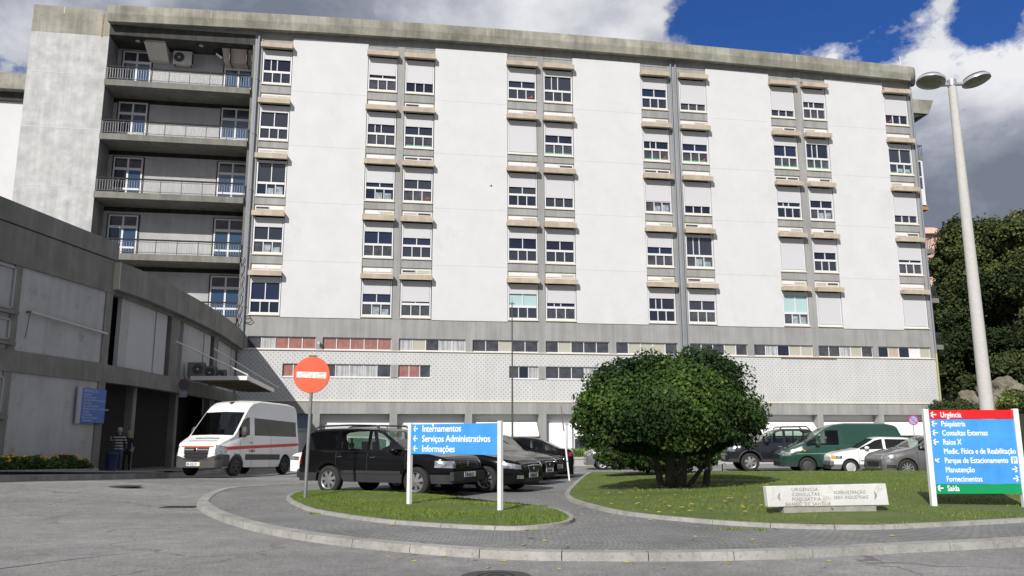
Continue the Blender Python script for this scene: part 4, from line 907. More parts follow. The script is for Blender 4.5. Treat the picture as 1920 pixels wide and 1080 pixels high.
ink = mat('worn carved lettering', (.27, .26, .25), .9, vary=.3, vscale=12)
for k, (s, x) in enumerate((('URGENCIA', .42), ('CONSULTAS', .42), ('PSIQUIATRIA', .42), ('BANCO DE SANGUE', .30))): text_mesh('lettering', s, .078, ink, t, TL(x, -.003, hs-.082-k*.077), bold=.0, sx=1.02+(.10 if k == 0 else 0), space=1.12)
for k, s in enumerate(('ADMINISTRAÇÃO', 'SERV. INDUSTRIAIS')): text_mesh('lettering', s, .074, ink, t, TL(1.16, -.003, hs-.135-k*.080), bold=.0, sx=.92, space=1.08)
for cx, mirr in ((.2, 1), (wS-.24, -1)):
    b = MB(); q = [(-.07, .04), (-.02, .09), (.03, .15), (.05, .10), (.02, .03), (.05, -.08), (.01, -.12), (-.02, -.05), (-.08, -.02)]
    b.add([(cx+x*mirr, -.003, hs*.56+z) for x, z in [(a_*.38, b_*.55) for a_, b_ in q]], [tuple(range(9))[::(1 if mirr > 0 else -1)]], ink); b.obj('worn_emblem', t)
# lamp post
a = ground(1868, 927, .22); t = thing('street_lamp', 'tall tapered concrete lamp post with two round tilted lamp heads', 'street lamp', a)
lz = at_depth(1776, 160, a.y).z-a.z
cp = mat('pale concrete post', (.46, .45, .43), .9, vary=.10, vscale=18, bump=.3, bscale=60)
MB().tube([(0, 0, -.2), (0, 0, .02), (0, 0, lz-.15), (0, 0, lz)], [.150, .150, .088, .078], cp, 20).obj('pole', t)
MB().box(-.5, .5, -.4, .4, -.25, .10, KERB).obj('base', t, bevel=.02)
MB().tube([(-.32, .0, lz+.0), (.34, .0, lz+.04)], .04, mat('lamp bracket metal', (.42, .42, .45), .4, .6), 10).tube([(0, 0, lz-.02), (0, 0, lz+.12)], .1, MATS['lamp bracket metal'], 12).obj('bracket', t)
for sx in (-1, 1):
    hb = bpy.data.objects.new('lamp_head', None); COL.objects.link(hb); hb.parent = t; hb.empty_display_size = .2
    hb.scale = (.80, .80, .80); hb.location = (sx*.52+.02, -.05, lz+.05+(.02 if sx > 0 else 0)); hb.rotation_euler = (radians(-7), radians(-10*sx), 0)
    h1 = bpy.data.objects.new; 
    MB().lathe([(.38, .0), (.38, .075), (.36, .085)], mat('aluminium ring', (.50, .50, .53), .35, .5), 32).obj('ring', hb)
    MB().lathe([(.36, .085), (.32, .14), (.2, .19), (.001, .21)], mat('dark lamp hood', (.05, .05, .06), .5), 32).obj('hood', hb)
    MB().lathe([(.37, .01), (.33, -.025), (.18, -.055), (.001, -.065)], mat('clouded lamp glass', (.22, .22, .18), .3, vary=.2, vscale=5), 32).obj('lamp_glass', hb)
# thin poles
a = ground(1068, 901, PZ); tp = at_depth(1052, 762, a.y+.3); t = thing('leaning_white_pole', 'thin leaning white pole with rusty tip standing at the pavement edge', 'pole', a)
w = tp-a; MB().tube([(0, 0, -.05), w*.66], .028, WPOST, 10).obj('pole', t)
MB().tube([w*.60, w*.9, w*1.02], [.022, .018, .008], mat('rusted tip', (.13, .10, .08), .8), 8).obj('tip', t)
MB().tube([w*.245, w*.262], .031, BLUE, 10).obj('blue_band', t)
p = ground(961, 868, 0); t = thing('flagpole', 'very thin dark mast with a small cross arm standing behind the parked black cars', 'mast', p)
hz = at_depth(960, 566, p.y).z; MB().tube([(0, 0, 0), (0, 0, 1.6), (0, 0, 4.2), (0, 0, hz)], [.075, .06, .05, .03], mat('weathered mast steel', (.09, .085, .075), .6, .4), 8).obj('mast', t)
MB().box(-.16, .16, -.02, .02, hz-.14, hz-.09, RAILM).tube([(0, 0, hz-.2), (0, 0, hz+.25)], .02, RAILG, 6).obj('cross_arm', t)
p = ground(1355, 888, .2); t = thing('standpipe', 'small dark bent standpipe on the lawn edge right of the round tree', 'pipe', p); MB().tube([(0, 0, 0), (0, 0, .32), (.10, 0, .33), (.10, 0, .28)], .02, RAILM, 8).obj('pipe', t)
# no parking sign behind the green van
p = ground(1719, 868, 0); t = thing('no_parking_sign', 'round blue no parking sign with red rim on a pole behind the green van', 'sign', p); zc = at_depth(1719, 788, p.y).z; Rr = 9.5*p.y/1572
MB().tube([(0, 0, 0), (0, 0, zc)], .03, RAILG, 8).obj('pole', t)
rm = mat('red sign rim', (.55, .03, .06), .5); bm_ = mat('pale blue sign face', (.20, .34, .62), .5)
MB().lathe([(Rr, -.03), (Rr, -.05), (Rr*.78, -.05)], rm, 28, 'y', (0, 0, zc), smooth=False).add([(-Rr*.62, -.058, zc+Rr*.50), (-Rr*.5, -.058, zc+Rr*.62), (Rr*.62, -.058, zc-Rr*.50), (Rr*.5, -.058, zc-Rr*.62)], [(3, 2, 1, 0)], rm).obj('rim', t)
MB().lathe([(Rr*.78, -.05), (.001, -.05)], bm_, 28, 'y', (0, 0, zc), smooth=False).lathe([(.001, -.03), (Rr, -.03)], RAILG, 28, 'y', (0, 0, zc), smooth=False).obj('face', t)
# second no parking sign on the entrance beam
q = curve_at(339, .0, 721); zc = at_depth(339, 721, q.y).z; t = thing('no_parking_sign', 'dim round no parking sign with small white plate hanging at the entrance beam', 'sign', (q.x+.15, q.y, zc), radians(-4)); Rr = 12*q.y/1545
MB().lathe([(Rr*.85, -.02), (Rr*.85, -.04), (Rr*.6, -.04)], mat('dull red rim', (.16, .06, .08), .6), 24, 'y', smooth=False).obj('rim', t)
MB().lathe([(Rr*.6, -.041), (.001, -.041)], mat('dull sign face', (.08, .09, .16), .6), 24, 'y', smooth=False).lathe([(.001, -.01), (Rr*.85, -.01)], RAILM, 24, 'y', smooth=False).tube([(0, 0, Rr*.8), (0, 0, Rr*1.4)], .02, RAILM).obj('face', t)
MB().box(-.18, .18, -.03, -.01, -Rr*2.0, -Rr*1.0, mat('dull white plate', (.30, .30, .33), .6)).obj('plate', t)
# blue services board on the wall
ta, tb = wt(139, 760), wt(192, 760); tm = (ta+tb)/2; zt1, zb1 = zat(165, 729, tm), zat(165, 793, tm)
t = thing('services_board', 'blue services list board with white side strip fixed to the shaded grey wall', 'sign board', wp(tm, .06, zb1), atan2(wd.y, wd.x))
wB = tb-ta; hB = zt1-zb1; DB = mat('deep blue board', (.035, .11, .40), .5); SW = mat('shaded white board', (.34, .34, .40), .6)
# local x along wall (away), local -y is towards the road
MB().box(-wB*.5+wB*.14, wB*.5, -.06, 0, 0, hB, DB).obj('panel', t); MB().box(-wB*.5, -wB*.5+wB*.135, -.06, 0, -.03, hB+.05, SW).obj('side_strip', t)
lt = mat('pale board lettering', (.42, .45, .62), .6)
for k, s in enumerate(('SERVIÇOS', 'Urgência', 'Internamento', 'Serviços Administrativos', 'Direcção', 'Consulta Externa', 'Medicina Física e Reabilitação', 'Capela', 'Radiologia', 'Banco de Sangue', 'Laboratório')):
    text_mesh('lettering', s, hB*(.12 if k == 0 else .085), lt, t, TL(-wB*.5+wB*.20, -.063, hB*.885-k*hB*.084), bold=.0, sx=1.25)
# bin beside the doorway
p = curve_at(207, .2); t = thing('litter_bin', 'dark blue litter bin beside the entrance doorway corner', 'bin', (p.x+.12, p.y, .18))
MB().lathe([(.19, 0), (.22, .65), (.23, .66), (.23, .7), (.2, .7)], mat('dark blue plastic', (.02, .035, .10), .5), 20).obj('body', t); MB().lathe([(.2, .70), (.001, .74)], BLACKM, 20).obj('lid', t)
# ================================================================== vegetation
LEAF = [mat('glossy dark leaf', (.022, .046, .008), .7, spec=.15), mat('glossy green leaf', (.034, .068, .012), .65, spec=.2), mat('bright young leaf', (.068, .115, .016), .6, spec=.2), mat('deepest green leaf', (.012, .027, .006), .7, spec=.15)]  # four leaf tones, spread in random clumps
BARK = mat('grey brown bark', (.055, .048, .04), .95, vary=.4, vscale=5, bump=.8, bscale=18)
def blob_crown(n, blobs, seed, size, mats, shell=.72, zmin=None, weights=None, gaps=.0):
    rs = np.random.RandomState(seed); P = []; Q = []; B = np.array(blobs, float); vol = (B[:, 3]*B[:, 4])**1.0; pr = vol/vol.sum()
    idx = rs.choice(len(B), n, p=pr); d = rs.normal(size=(n, 3)); d /= np.linalg.norm(d, axis=1, keepdims=True)
    r = shell+(1-shell)*rs.rand(n)**.6; r = np.where(rs.rand(n) < .15, rs.rand(n)**.5, r)
    wob = 1+.10*np.sin(d[:, 0]*7+idx)*np.sin(d[:, 1]*6+idx*2)+.07*np.sin(d[:, 2]*11+d[:, 0]*9+idx)
    p = B[idx, :3]+d*np.stack([B[idx, 3], B[idx, 3], B[idx, 4]], 1)*(r*wob)[:, None]
    keep = np.ones(n, bool)
    if zmin is not None: keep &= p[:, 2] > zmin+.12*np.sin(p[:, 0]*3)
    if gaps: keep &= (np.sin(p[:, 0]*2.3+seed)+np.sin(p[:, 1]*2.9)+np.sin(p[:, 2]*3.1+seed*.7)) > -2.0+gaps
    return p[keep], d[keep]
def clump_mi(p, seed, f, k=(0, 1, 2, 3), th=(-.6, .45, 1.05)):
    rs = np.random.RandomState(seed+99); v = np.sin(p[:, 0]*f+seed)+np.sin(p[:, 1]*f*1.2+seed*2)*.8+np.sin(p[:, 2]*f*1.4+seed*3)*.8+rs.normal(size=len(p))*.9
    return np.where(v < th[0], k[3], np.where(v < th[1], k[0], np.where(v < th[2]+.6, k[1], k[2])))
def link_world(me, name, par):
    o = bpy.data.objects.new(name, me); COL.objects.link(o); o.parent = par; o.matrix_parent_inverse = par.matrix_basis.inverted(); return o
# round clipped tree
TX = ground(1262, 915, .25); t = thing('round_tree', 'broad dome-shaped dark green tree with several short trunks on the lawn', 'tree', TX)
yc = TX.y+.1
def bl(px, py, rpx, rzpx, dy=0): q = at_depth(px, py, yc+dy); k = (yc+dy)/1545; return (q.x, q.y, q.z, rpx*k, rzpx*k)
blobs = [bl(1255, 786, 168, 122), bl(1255, 786, 164, 118, .1), bl(1225, 748, 120, 80), bl(1175, 752, 94, 76, -.3), bl(1165, 722, 55, 50, .3), bl(1310, 728, 92, 78), bl(1345, 745, 82, 72, .3), bl(1150, 778, 78, 42), bl(1385, 775, 56, 36, .2), bl(1320, 700, 50, 48), bl(1215, 720, 62, 56, .6), bl(1250, 770, 125, 55, -.9), bl(1270, 750, 120, 75, .9), bl(1400, 792, 38, 20), bl(1110, 786, 40, 30), bl(1190, 812, 85, 28, .2), bl(1290, 818, 95, 32, .4), bl(1240, 824, 95, 32, .1), bl(1330, 815, 45, 30, .5)]
p, d = blob_crown(100000, blobs, 4, .1, LEAF, zmin=at_depth(1250, 836, yc).z, gaps=.22)
p2, d2 = blob_crown(9000, [bl(1200, 828, 60, 24, .1), bl(1250, 835, 60, 26, .3), bl(1300, 830, 60, 24, .2), bl(1340, 822, 40, 20, .2)], 5, .1, LEAF, zmin=at_depth(1250, 862, yc).z)
p = np.vstack([p, p2]); d = np.vstack([d, d2])
link_world(leaf_mesh(p, d+np.array([0, -.2, .35]), .088, LEAF, 11, .55, clump_mi(p, 4, 2.6)), 'crown', t)
b = MB()
for (x0, x1, y1, r0) in ((1240, 1212, 790, .09), (1256, 1240, 780, .12), (1275, 1284, 770, .13), (1268, 1305, 790, .09), (1322, 1332, 790, .09), (1250, 1180, 815, .05), (1283, 1390, 800, .06), (1262, 1250, 740, .08)):
    a = ground(x0, 914, .25); c = at_depth(x1, y1, a.y+.4*sin(x0)); m_ = a.lerp(c, .45)+Vector((.06*sin(x1), .08*cos(x0), .1)); b.tube([a-Vector((0, 0, .1)), a.lerp(m_, .5)+Vector((.03, .02, 0)), m_, m_.lerp(c, .5)+Vector((-.05, .05, .08)), c], [r0, r0*.85, r0*.7, r0*.5, r0*.3], BARK, 9)
wobj(b, 'trunk', t)
TX2 = ground(1215, 888, .2); t = thing('evergreen_shrub', 'low dark evergreen shrub behind the trunks of the round tree', 'shrub', TX2)
def bl2(px, py, rpx, rzpx, Y): q = at_depth(px, py, Y); k = Y/1545; return (q.x, q.y, q.z, rpx*k, rzpx*k)
blobs = [bl2(1160, 848, 48, 30, 27), bl2(1215, 852, 60, 30, 27.2), bl2(1270, 850, 55, 32, 27), bl2(1322, 850, 30, 28, 27), bl2(1190, 832, 45, 24, 27.6), bl2(1240, 860, 60, 22, 26.6)]
p, d = blob_crown(26000, blobs, 6, .1, LEAF, zmin=.2)
link_world(leaf_mesh(p, d+np.array([0, 0, .3]), .09, LEAF, 12, .55, clump_mi(p, 6, 3, k=(0, 0, 1, 3))), 'crown', t)
b = MB(); b.tube([TX2, TX2+Vector((0, 0, .7))], .08, BARK); wobj(b, 'trunk', t)
# hillside behind the hospital's east end
def hill_z(x, y): return -.3+sst(38, 46, x)*(sst(52, 72, y)*4.5+sst(66, 120, y)*16+sst(100, 240, y)*14)
hx = [34, 36, 38]+list(range(40, 130, 3))+[150, 200]; hy = list(range(50, 130, 3))+[150, 190, 240, 300]
b = MB(); b.add([(x, y, hill_z(x, y)+(.5*sin(x*.7)*sin(y*.6) if x > 40 and y > 56 else 0)) for y in hy for x in hx], [(j*len(hx)+i, j*len(hx)+i+1, (j+1)*len(hx)+i+1, (j+1)*len(hx)+i) for j in range(len(hy)-1) for i in range(len(hx)-1)], mat('hillside earth and ivy', (.022, .028, .012), .95, vary=.5, vscale=.6, bump=1.0, bscale=1.5), True)
tagset(b.obj('hillside'), kind='structure')
# hillside trees
HL = [mat('hill leaf dark', (.045, .060, .022), .8, spec=.1), mat('hill leaf mid', (.080, .100, .034), .8, spec=.1), mat('hill leaf yellow green', (.135, .145, .046), .8, spec=.1), mat('hill leaf darkest', (.018, .028, .010), .8, spec=.1)]  # leaf tones from darkest to yellow green, mixed in random clumps
def hill_tree(px, py, Y, rx, rz, label, seed, n=9000, base=None, size=.34, k=(0, 1, 2, 3)):
    c = at_depth(px, py, Y); zb = hill_z(c.x, Y)
    t = thing('hillside_tree', label, 'tree', (c.x, Y, zb), 0, 'trees on the slope right of the hospital')
    rs = random.Random(seed); kk = Y/1545; B = []
    for i in range(13):
        a = rs.uniform(0, 2*pi); q = rs.random()**.5; B.append((c.x+cos(a)*rx*kk*.68*q, Y+sin(a)*rx*kk*.55*q, c.z+rs.uniform(-.72, .72)*rz*kk, rx*kk*rs.uniform(.28, .48), rz*kk*rs.uniform(.20, .34)))
    p, d = blob_crown(n, B, seed, .3, HL, shell=.45, gaps=.55)
    p = p+np.random.RandomState(seed).normal(size=p.shape)*.22
    link_world(leaf_mesh(p, d+np.array([0, 0, .4]), size, HL, seed, .6, clump_mi(p, seed, .9, k=k)), 'crown', t)
    b = MB(); bs = Vector((c.x, Y, zb)); h = c.z-zb; b.tube([bs-Vector((0, 0, .4)), bs+Vector((.2, 0, h*.4)), bs+Vector((-.1, .1, h*.8)), bs+Vector((.1, 0, h*1.1))], [.32, .25, .18, .08], BARK, 8)
    for j in range(5):
        a = rs.uniform(0, 2*pi); q0 = bs+Vector((0, 0, h*rs.uniform(.4, .8))); b.tube([q0, q0+Vector((cos(a)*rx*kk*.3, sin(a)*rx*kk*.3, h*.15)), q0+Vector((cos(a)*rx*kk*.6, sin(a)*rx*kk*.6, h*.25))], [.14, .09, .04], BARK, 6)
    wobj(b, 'trunk', t)
T_ = 'hillside tree'
hill_tree(1795, 485, 84, 66, 80, 'dark hillside tree just left of the lamp post, touching the hospital end', 21, n=24000)
hill_tree(1872, 470, 88, 72, 84, 'tall hillside tree right of the lamp post with yellowish top', 22, n=26000)
hill_tree(1935, 445, 80, 60, 78, 'hillside tree with the highest lit crown at the right frame edge', 23, k=(1, 2, 2, 0), n=22000)
hill_tree(1772, 600, 80, 60, 95, 'dense dark tree low down behind the hospital corner', 24, k=(0, 0, 1, 3), n=28000)
hill_tree(1840, 595, 82, 70, 92, 'dark tree in the middle of the slope behind the lamp post', 25, k=(3, 0, 1, 3), n=28000)
hill_tree(1912, 590, 76, 66, 85, 'dark tree low on the slope at the right frame edge', 26, k=(0, 1, 2, 3), n=26000)
hill_tree(1790, 705, 78, 72, 62, 'shaded bushy tree at the foot of the slope beside the hospital corner', 27, k=(3, 0, 0, 3), n=26000)
hill_tree(1825, 535, 79, 50, 60, 'rounded dark tree filling the slope left of the lamp post middle', 33, n=22000, k=(0, 1, 1, 3))
hill_tree(1888, 545, 79, 52, 60, 'rounded dark tree filling the slope right of the lamp post middle', 34, n=22000, k=(0, 1, 1, 3))
hill_tree(1900, 690, 72, 50, 34, 'dark low tree at the right frame edge just above the rocks', 35, n=16000, k=(0, 0, 1, 3))
hill_tree(1785, 478, 80, 44, 60, 'small dark tree hiding the foot of the pinkish house', 30, n=16000, k=(0, 1, 1, 3))
hill_tree(1880, 665, 74, 66, 50, 'shaded tree right of the lamp post above the granite boulder', 29, k=(3, 0, 0, 3), n=20000)
def bush(px, py, Y, rx, rz, n, seed, mats, label, k=(0, 1, 2, 3), size=.16, name='hillside_bush'):
    c = at_depth(px, py, Y); zb = max(0, hill_z(c.x, Y)); kk = Y/1545; t = thing(name, label, 'bush', (c.x, Y, zb)); rs = random.Random(seed)
    B = [(c.x+rs.uniform(-.6, .6)*rx*kk, Y+rs.uniform(-.5, .5)*rx*kk, c.z+rs.uniform(-.5, .4)*rz*kk, rx*kk*.5, rz*kk*.5) for _ in range(8)]
    p, d = blob_crown(n, B, seed, .3, mats, shell=.55); link_world(leaf_mesh(p, d+np.array([0, 0, .4]), size, mats, seed, .6, clump_mi(p, seed, 1.6, k=k)), 'foliage', t)
bush(1905, 752, 56, 40, 26, 9000, 31, [HL[1], mat('light green bush leaf', (.11, .15, .02), .6), mat('yellow bush leaf', (.20, .20, .03), .6), HL[0]], 'sunlit yellow green bush beside the lamp post above the blue sign')
bush(1790, 775, 60, 50, 34, 7000, 32, HL, 'dark low bush behind the hospital corner and the green van', k=(0, 0, 1, 3))
# granite outcrop
ROCK = mat('lichened granite', (.19, .175, .13), .95, vary=.45, vscale=.7, bump=1.0, bscale=3.5, streak=.2)
def rock(px, py, Y, rx, rz, seed, label):
    c = at_depth(px, py, Y); kk = Y/1545; bm = bmesh.new(); bmesh.ops.create_icosphere(bm, subdivisions=4, radius=1)
    from mathutils import noise
    for v in bm.verts:
        q = v.co*1.6+Vector((seed, 0, 0)); f = 1+.35*noise.noise(q)+.18*noise.noise(q*2.7)-.10*abs(noise.noise(q*5)); v.co = Vector((v.co.x*rx*kk*f, v.co.y*rx*kk*f*.8, v.co.z*rz*kk*f))
    me = bpy.data.meshes.new('boulder'); bm.to_mesh(me); bm.free(); me.materials.append(ROCK); o = bpy.data.objects.new('boulder', me); COL.objects.link(o); o.location = c; tagset(o, label, 'boulder', 'granite boulders on the slope')
rock(1880, 738, 62, 42, 30, 3, 'large sunlit granite boulder right of the lamp post'); rock(1818, 757, 64, 26, 24, 8, 'darker granite boulder left of the lamp post foot'); rock(1858, 760, 60, 20, 18, 12, 'small granite boulder hidden by the lamp post')
# pink house far behind
c = at_depth(1748, 436, 110); t = thing('distant_house', 'pinkish house wall and roof glimpsed between the hospital end and the trees', 'house', (c.x, 110, 5))
b = MB(); b.box(-4, 2.2, -.1, 8, 0, c.z-5-.3, mat('pink house render', (.55, .36, .30), .9, vary=.15)); b.obj('wall', t)
b = MB(); b.hexa([(-4.5, -.8, c.z-5-.3), (2.7, -.8, c.z-5-.3), (2.7, 8.5, c.z-5-.3), (-4.5, 8.5, c.z-5-.3)], [(-3, 1.8, c.z-5+1.2), (1.2, 1.8, c.z-5+1.2), (1.2, 6, c.z-5+1.2), (-3, 6, c.z-5+1.2)], mat('pink roof tiles', (.58, .38, .33), .9, vary=.2, vscale=3)); b.obj('roof', t)
# fallen leaves
b = MB(); rs3 = random.Random(4); lm = mat('fallen leaf', (.42, .33, .08), .8)
for k in range(170):
    q = ground(rs3.uniform(1130, 1480), rs3.uniform(905, 950), .3) if k < 120 else ground(rs3.uniform(700, 1700), rs3.uniform(960, 1070), .0)
    zz_ = g2z(q.x, q.y)+.06 if inpoly(q.x, q.y, I2v) else (PZ+.01 if inpoly(q.x, q.y, isl) else .006)
    a = rs3.uniform(0, 6.3); s_ = .03+.025*rs3.random(); b.add([(q.x+cos(a+j*pi/2)*s_*(1 if j % 2 else .6), q.y+sin(a+j*pi/2)*s_*(1 if j % 2 else .6), zz_+(.01 if j == 0 else 0)) for j in range(4)], [(0, 1, 2, 3)], lm)
tagset(b.obj('fallen_leaves'), 'scattered yellow fallen leaves on lawn and paving', 'leaves', kind='stuff')
# swallows in front of the facade
for px, py, Y, a, lb in ((921, 349, 40, .3, 'small dark swallow flying before the white panel left of centre'), (981, 383, 40, 1.0, 'small dark swallow flying before the window below the third canopy row')):
    q = at_depth(px, py, Y); t = thing('swallow', lb, 'bird', q, a, 'swallows flying before the hospital')
    MB().tube([(-.09, 0, 0), (-.03, 0, 0), (.04, 0, .005), (.09, 0, .01)], [.006, .022, .025, .008], BLACKM, 8).add([(-.08, -.004, 0), (-.16, -.03, 0), (-.13, 0, 0), (-.16, .03, 0)], [(0, 1, 2), (0, 2, 3)], BLACKM).obj('body', t)
    for s in (-1, 1): MB().add([(.04, .02*s, .01), (-.02, .02*s, .01), (-.05, .17*s, .07), (-.01, .10*s, .05)], [(0, 1, 2, 3)], BLACKM).obj('wing', t)
# ================================================================== vehicles
def glassmat(name, tint, refl=.9):
    m = bpy.data.materials.new(name); m.use_nodes = True; t = m.node_tree; t.nodes.clear()
    tr = N(t, 'ShaderNodeBsdfTransparent'); tr.inputs[0].default_value = (*tint, 1)
    gl = N(t, 'ShaderNodeBsdfGlossy', i_Roughness=.03); gl.inputs[0].default_value = (refl, refl, refl, 1)
    fr = N(t, 'ShaderNodeFresnel', i_IOR=1.5); f = mth(t, 'ADD', mth(t, 'MULTIPLY', fr.outputs[0], 1.0), .02)
    mx = N(t, 'ShaderNodeMixShader'); t.links.new(f, mx.inputs[0]); t.links.new(tr.outputs[0], mx.inputs[1]); t.links.new(gl.outputs[0], mx.inputs[2])
    o = N(t, 'ShaderNodeOutputMaterial'); t.links.new(mx.outputs[0], o.inputs[0]); return m
CGL = glassmat('tinted car glass', (.58, .68, .62)); CGD = glassmat('dark car glass', (.16, .18, .19))
CHROME = mat('chrome', (.75, .75, .76), .12, 1.0); RUB = mat('tyre rubber', (.018, .018, .018), .85, vary=.3, vscale=20)
ALLOY = mat('silver alloy rim', (.42, .42, .43), .32, .8); HCAP = mat('silver wheel cover', (.52, .52, .52), .45, .4); STEELW = mat('dark steel wheel', (.05, .05, .05), .6, .3)
LAMP = mat('clear headlamp', (.42, .44, .46), .15, .7, coat=.5, vary=.75, vscale=11); AMB = mat('amber lamp', (.75, .26, .02), .3); TAIL = mat('red tail lamp', (.26, .008, .010), .25)
SEAT = mat('seat fabric', (.03, .03, .033), .9); CGRILLE = mat('grille black', (.012, .012, .012), .5); TRIMG = mat('grey plastic trim', (.022, .023, .026), .6)
PLATE = mat('plate white', (.66, .66, .64), .5); PBLUE = mat('plate blue', (.02, .07, .38), .5); PYEL = mat('plate yellow', (.65, .45, .05), .5); INK = mat('plate ink', (.02, .02, .02), .6)
def lin(P, x):
    P = sorted(P)
    return float(np.interp(x, [p[0] for p in P], [p[1] for p in P]))
def sml(P, x, s=.05): return (lin(P, x-s)+lin(P, x)*2+lin(P, x+s))/4
def make_car(name, label, cat, S, pos, fwd, z=0., pitch=0., group=None):
    ang = atan2(fwd[1], fwd[0]); root = thing(name, label, cat, (pos[0], pos[1], z), group=group, rot=(0, pitch, ang))
    xn, xt, xf, xr, Wd, r = S['nose'], S['tail'], S['xf'], S['xr'], S['W'], S['r']
    paint = S['paint']; trim = S.get('trim', paint); ra = r*S.get('arch', 1.16); zb0 = S['zb']; zt = S['ztrim']
    T, B, PL = S['T'], S['B'], S.get('plan', [(xt, .90), (xt+.08, .955), (xt+.35, 1), (xn-.7, 1), (xn-.3, .95), (xn-.08, .84), (xn, .76)])
    wtop = S.get('wtop'); kt = S.get('tumble', .25); seams = S.get('seams', [])
    xs_ = set()
    x = xt
    while x < xn: xs_.add(round(x, 3)); x += .085
    for q in (xn, xt, xn-.015, xn-.04, xt+.015, xt+.04): xs_.add(round(q, 3))
    for c in (xf, xr):
        for k in range(25): xs_.add(round(c+ra*cos(pi*k/24), 3))
    for w in S['win']: xs_.update((round(w[0], 3), round(w[1], 3)))
    for w in (S['ws'], S.get('rw')): 
        if w: xs_.update((round(w[0], 3), round(w[1], 3)))
    for s in seams: xs_.update((round(s-.007, 3), round(s+.007, 3)))
    prot = set(); 
    for w in S['win']: prot.update((round(w[0], 3), round(w[1], 3)))
    for s in seams: prot.update((round(s-.007, 3), round(s+.007, 3)))
    for w in (S['ws'], S.get('rw')):
        if w: prot.update((round(w[0], 3), round(w[1], 3)))
    X = []
    for q in sorted(xs_):
        if X and q-X[-1] < .006 and q not in prot: continue
        X.append(q)
    def sect(x):
        w = Wd*sml(PL, x, .02); t_ = sml(T, x, .035); b_ = min(sml(B, x, .05), t_-.012); h = t_-b_; g = min(1, h/.35)
        za = zb0+S.get('nlift', .0)*sst(xn-.5, xn, x)
        for c in (xf, xr):
            if abs(x-c) < ra: za = max(za, r+sqrt(ra*ra-(x-c)**2)-.0)
        za = min(za, b_-.08); zt_ = max(zt, za+.015); 
        rows = [(0, zb0), (w-.27, zb0), (w-.27, za), (w*.965, za), (w*.99, zt_), (w, zt_+(b_-zt_)*.45), (w*.99, zt_+(b_-zt_)*.8), (w*.955, b_)]
        yt = w*.955-kt*h*(1 if h > .2 else h/.2)
        z7 = t_-.045*g-.03*g; 
        if wtop: z7b = min(z7, lin(wtop, x) if isinstance(wtop, list) else wtop)
        else: z7b = z7
        z7b = max(z7b, b_+h*.35)
        y_at = lambda z_: (w*.945)+(yt-w*.945)*((z_-b_)/max(h, 1e-3))
        rows += [(w*.94, b_+min(.03, h*.3)), (y_at(z7b), z7b), (y_at(max(z7b+.006, z7)), max(z7b+.006, z7)), (yt-.055-.10*(1-g)*0, t_-.018*g-h*.08*(1-g)), (yt*.55, t_-.004), (0, t_+.012*g)]
        return rows
    NR = 14; V = []; secs = [sect(x) for x in X]
    for x, s_ in zip(X, secs):
        for y, z_ in s_: V.append((x, y, z_))
    nv = len(V); V += [(x, -y, z_) for x, y, z_ in V]
    parts = {}; 
    def put(key, f, m):
        parts.setdefault(key, []).append((f, m))
    inint = lambda xm, w: w and min(w) <= xm <= max(w)
    for i in range(len(X)-1):
        xm = (X[i]+X[i+1])/2; hmid = (secs[i][13][1]+secs[i+1][13][1])/2-(secs[i][7][1]+secs[i+1][7][1])/2
        for k in range(NR-1):
            for sd in (0, 1):
                o = sd*nv; q = (o+i*NR+k, o+i*NR+k+1, o+(i+1)*NR+k+1, o+(i+1)*NR+k)
                if sd: q = q[::-1]
                key, m = 'body', paint
                if k <= 2: m = BLACKM
                elif k == 3: m = trim if not (S.get('bumper_only') and S['bumper_only'][0] < xm < S['bumper_only'][1]) else paint
                if k == 3 and S.get('band'): m = paint
                if 3 <= k <= 6:
                    for s in seams:
                        if abs(xm-s) < .007: m = BLACKM
                    for j, dr in enumerate(S.get('doors', [])):
                        if min(dr)+.007 < xm < max(dr)-.007: key = ('door', j, sd)
                if S.get('bump') and 3 <= k <= 5 and (xm > S['bump'][0] or xm < S['bump'][1]) and (secs[i][k][1] < S['bump'][2] - .0): m = trim
                if k == 8 and hmid > .12:
                    for j, w in enumerate(S['win']):
                        if inint(xm, w): key, m = ('window', j, sd), S.get('glass', CGL)
                    if key == 'body' and S.get('pillar') and min(min(w) for w in S['win']) < xm < max(max(w) for w in S['win']): m = S['pillar']
                if k in (11, 12) and inint(xm, S['ws']): key, m = 'windshield', S.get('wglass', CGL)
                if k in (11, 12) and inint(xm, S.get('rw')): key, m = 'rear_window', S.get('glass', CGL)
                put(key, q, m)
    n = len(X)-1
    for k in range(NR-1):
        a, b_, c, d = n*NR+k, n*NR+k+1, nv+n*NR+k+1, nv+n*NR+k; put('body', (a, b_, c, d), trim if k <= 3 and k > 2 else (BLACKM if k <= 2 else paint))
        a, b_, c, d = k, k+1, nv+k+1, nv+k; put('body', (d, c, b_, a), trim if k <= 3 and k > 2 else (BLACKM if k <= 2 else paint))
    objs = {}
    for key, fl in parts.items():
        use = sorted({v for f, _ in fl for v in f}); mp_ = {v: i for i, v in enumerate(use)}; b = MB(); mi_ = {}
        b.v = [V[v] for v in use]
        for f, m in fl:
            ff = []; [ff.append(mp_[v]) for v in f if not ff or True]
            b.f.append(tuple(ff)); b.m.append(b.mi(m)); b.sm.append(True)
        nm = key if isinstance(key, str) else key[0]
        par = root
        if isinstance(key, tuple) and key[0] == 'window' and 'door_of' in S and S['door_of'][key[1]] is not None: par = None
        o = b.obj(nm, root); objs[key] = o
        me = o.data; bm = bmesh.new(); bm.from_mesh(me); bmesh.ops.remove_doubles(bm, verts=bm.verts, dist=1e-4)
        for e in bm.edges:
            if len(e.link_faces) == 2 and e.link_faces[0].normal.angle(e.link_faces[1].normal, 0) > radians(38): e.smooth = False
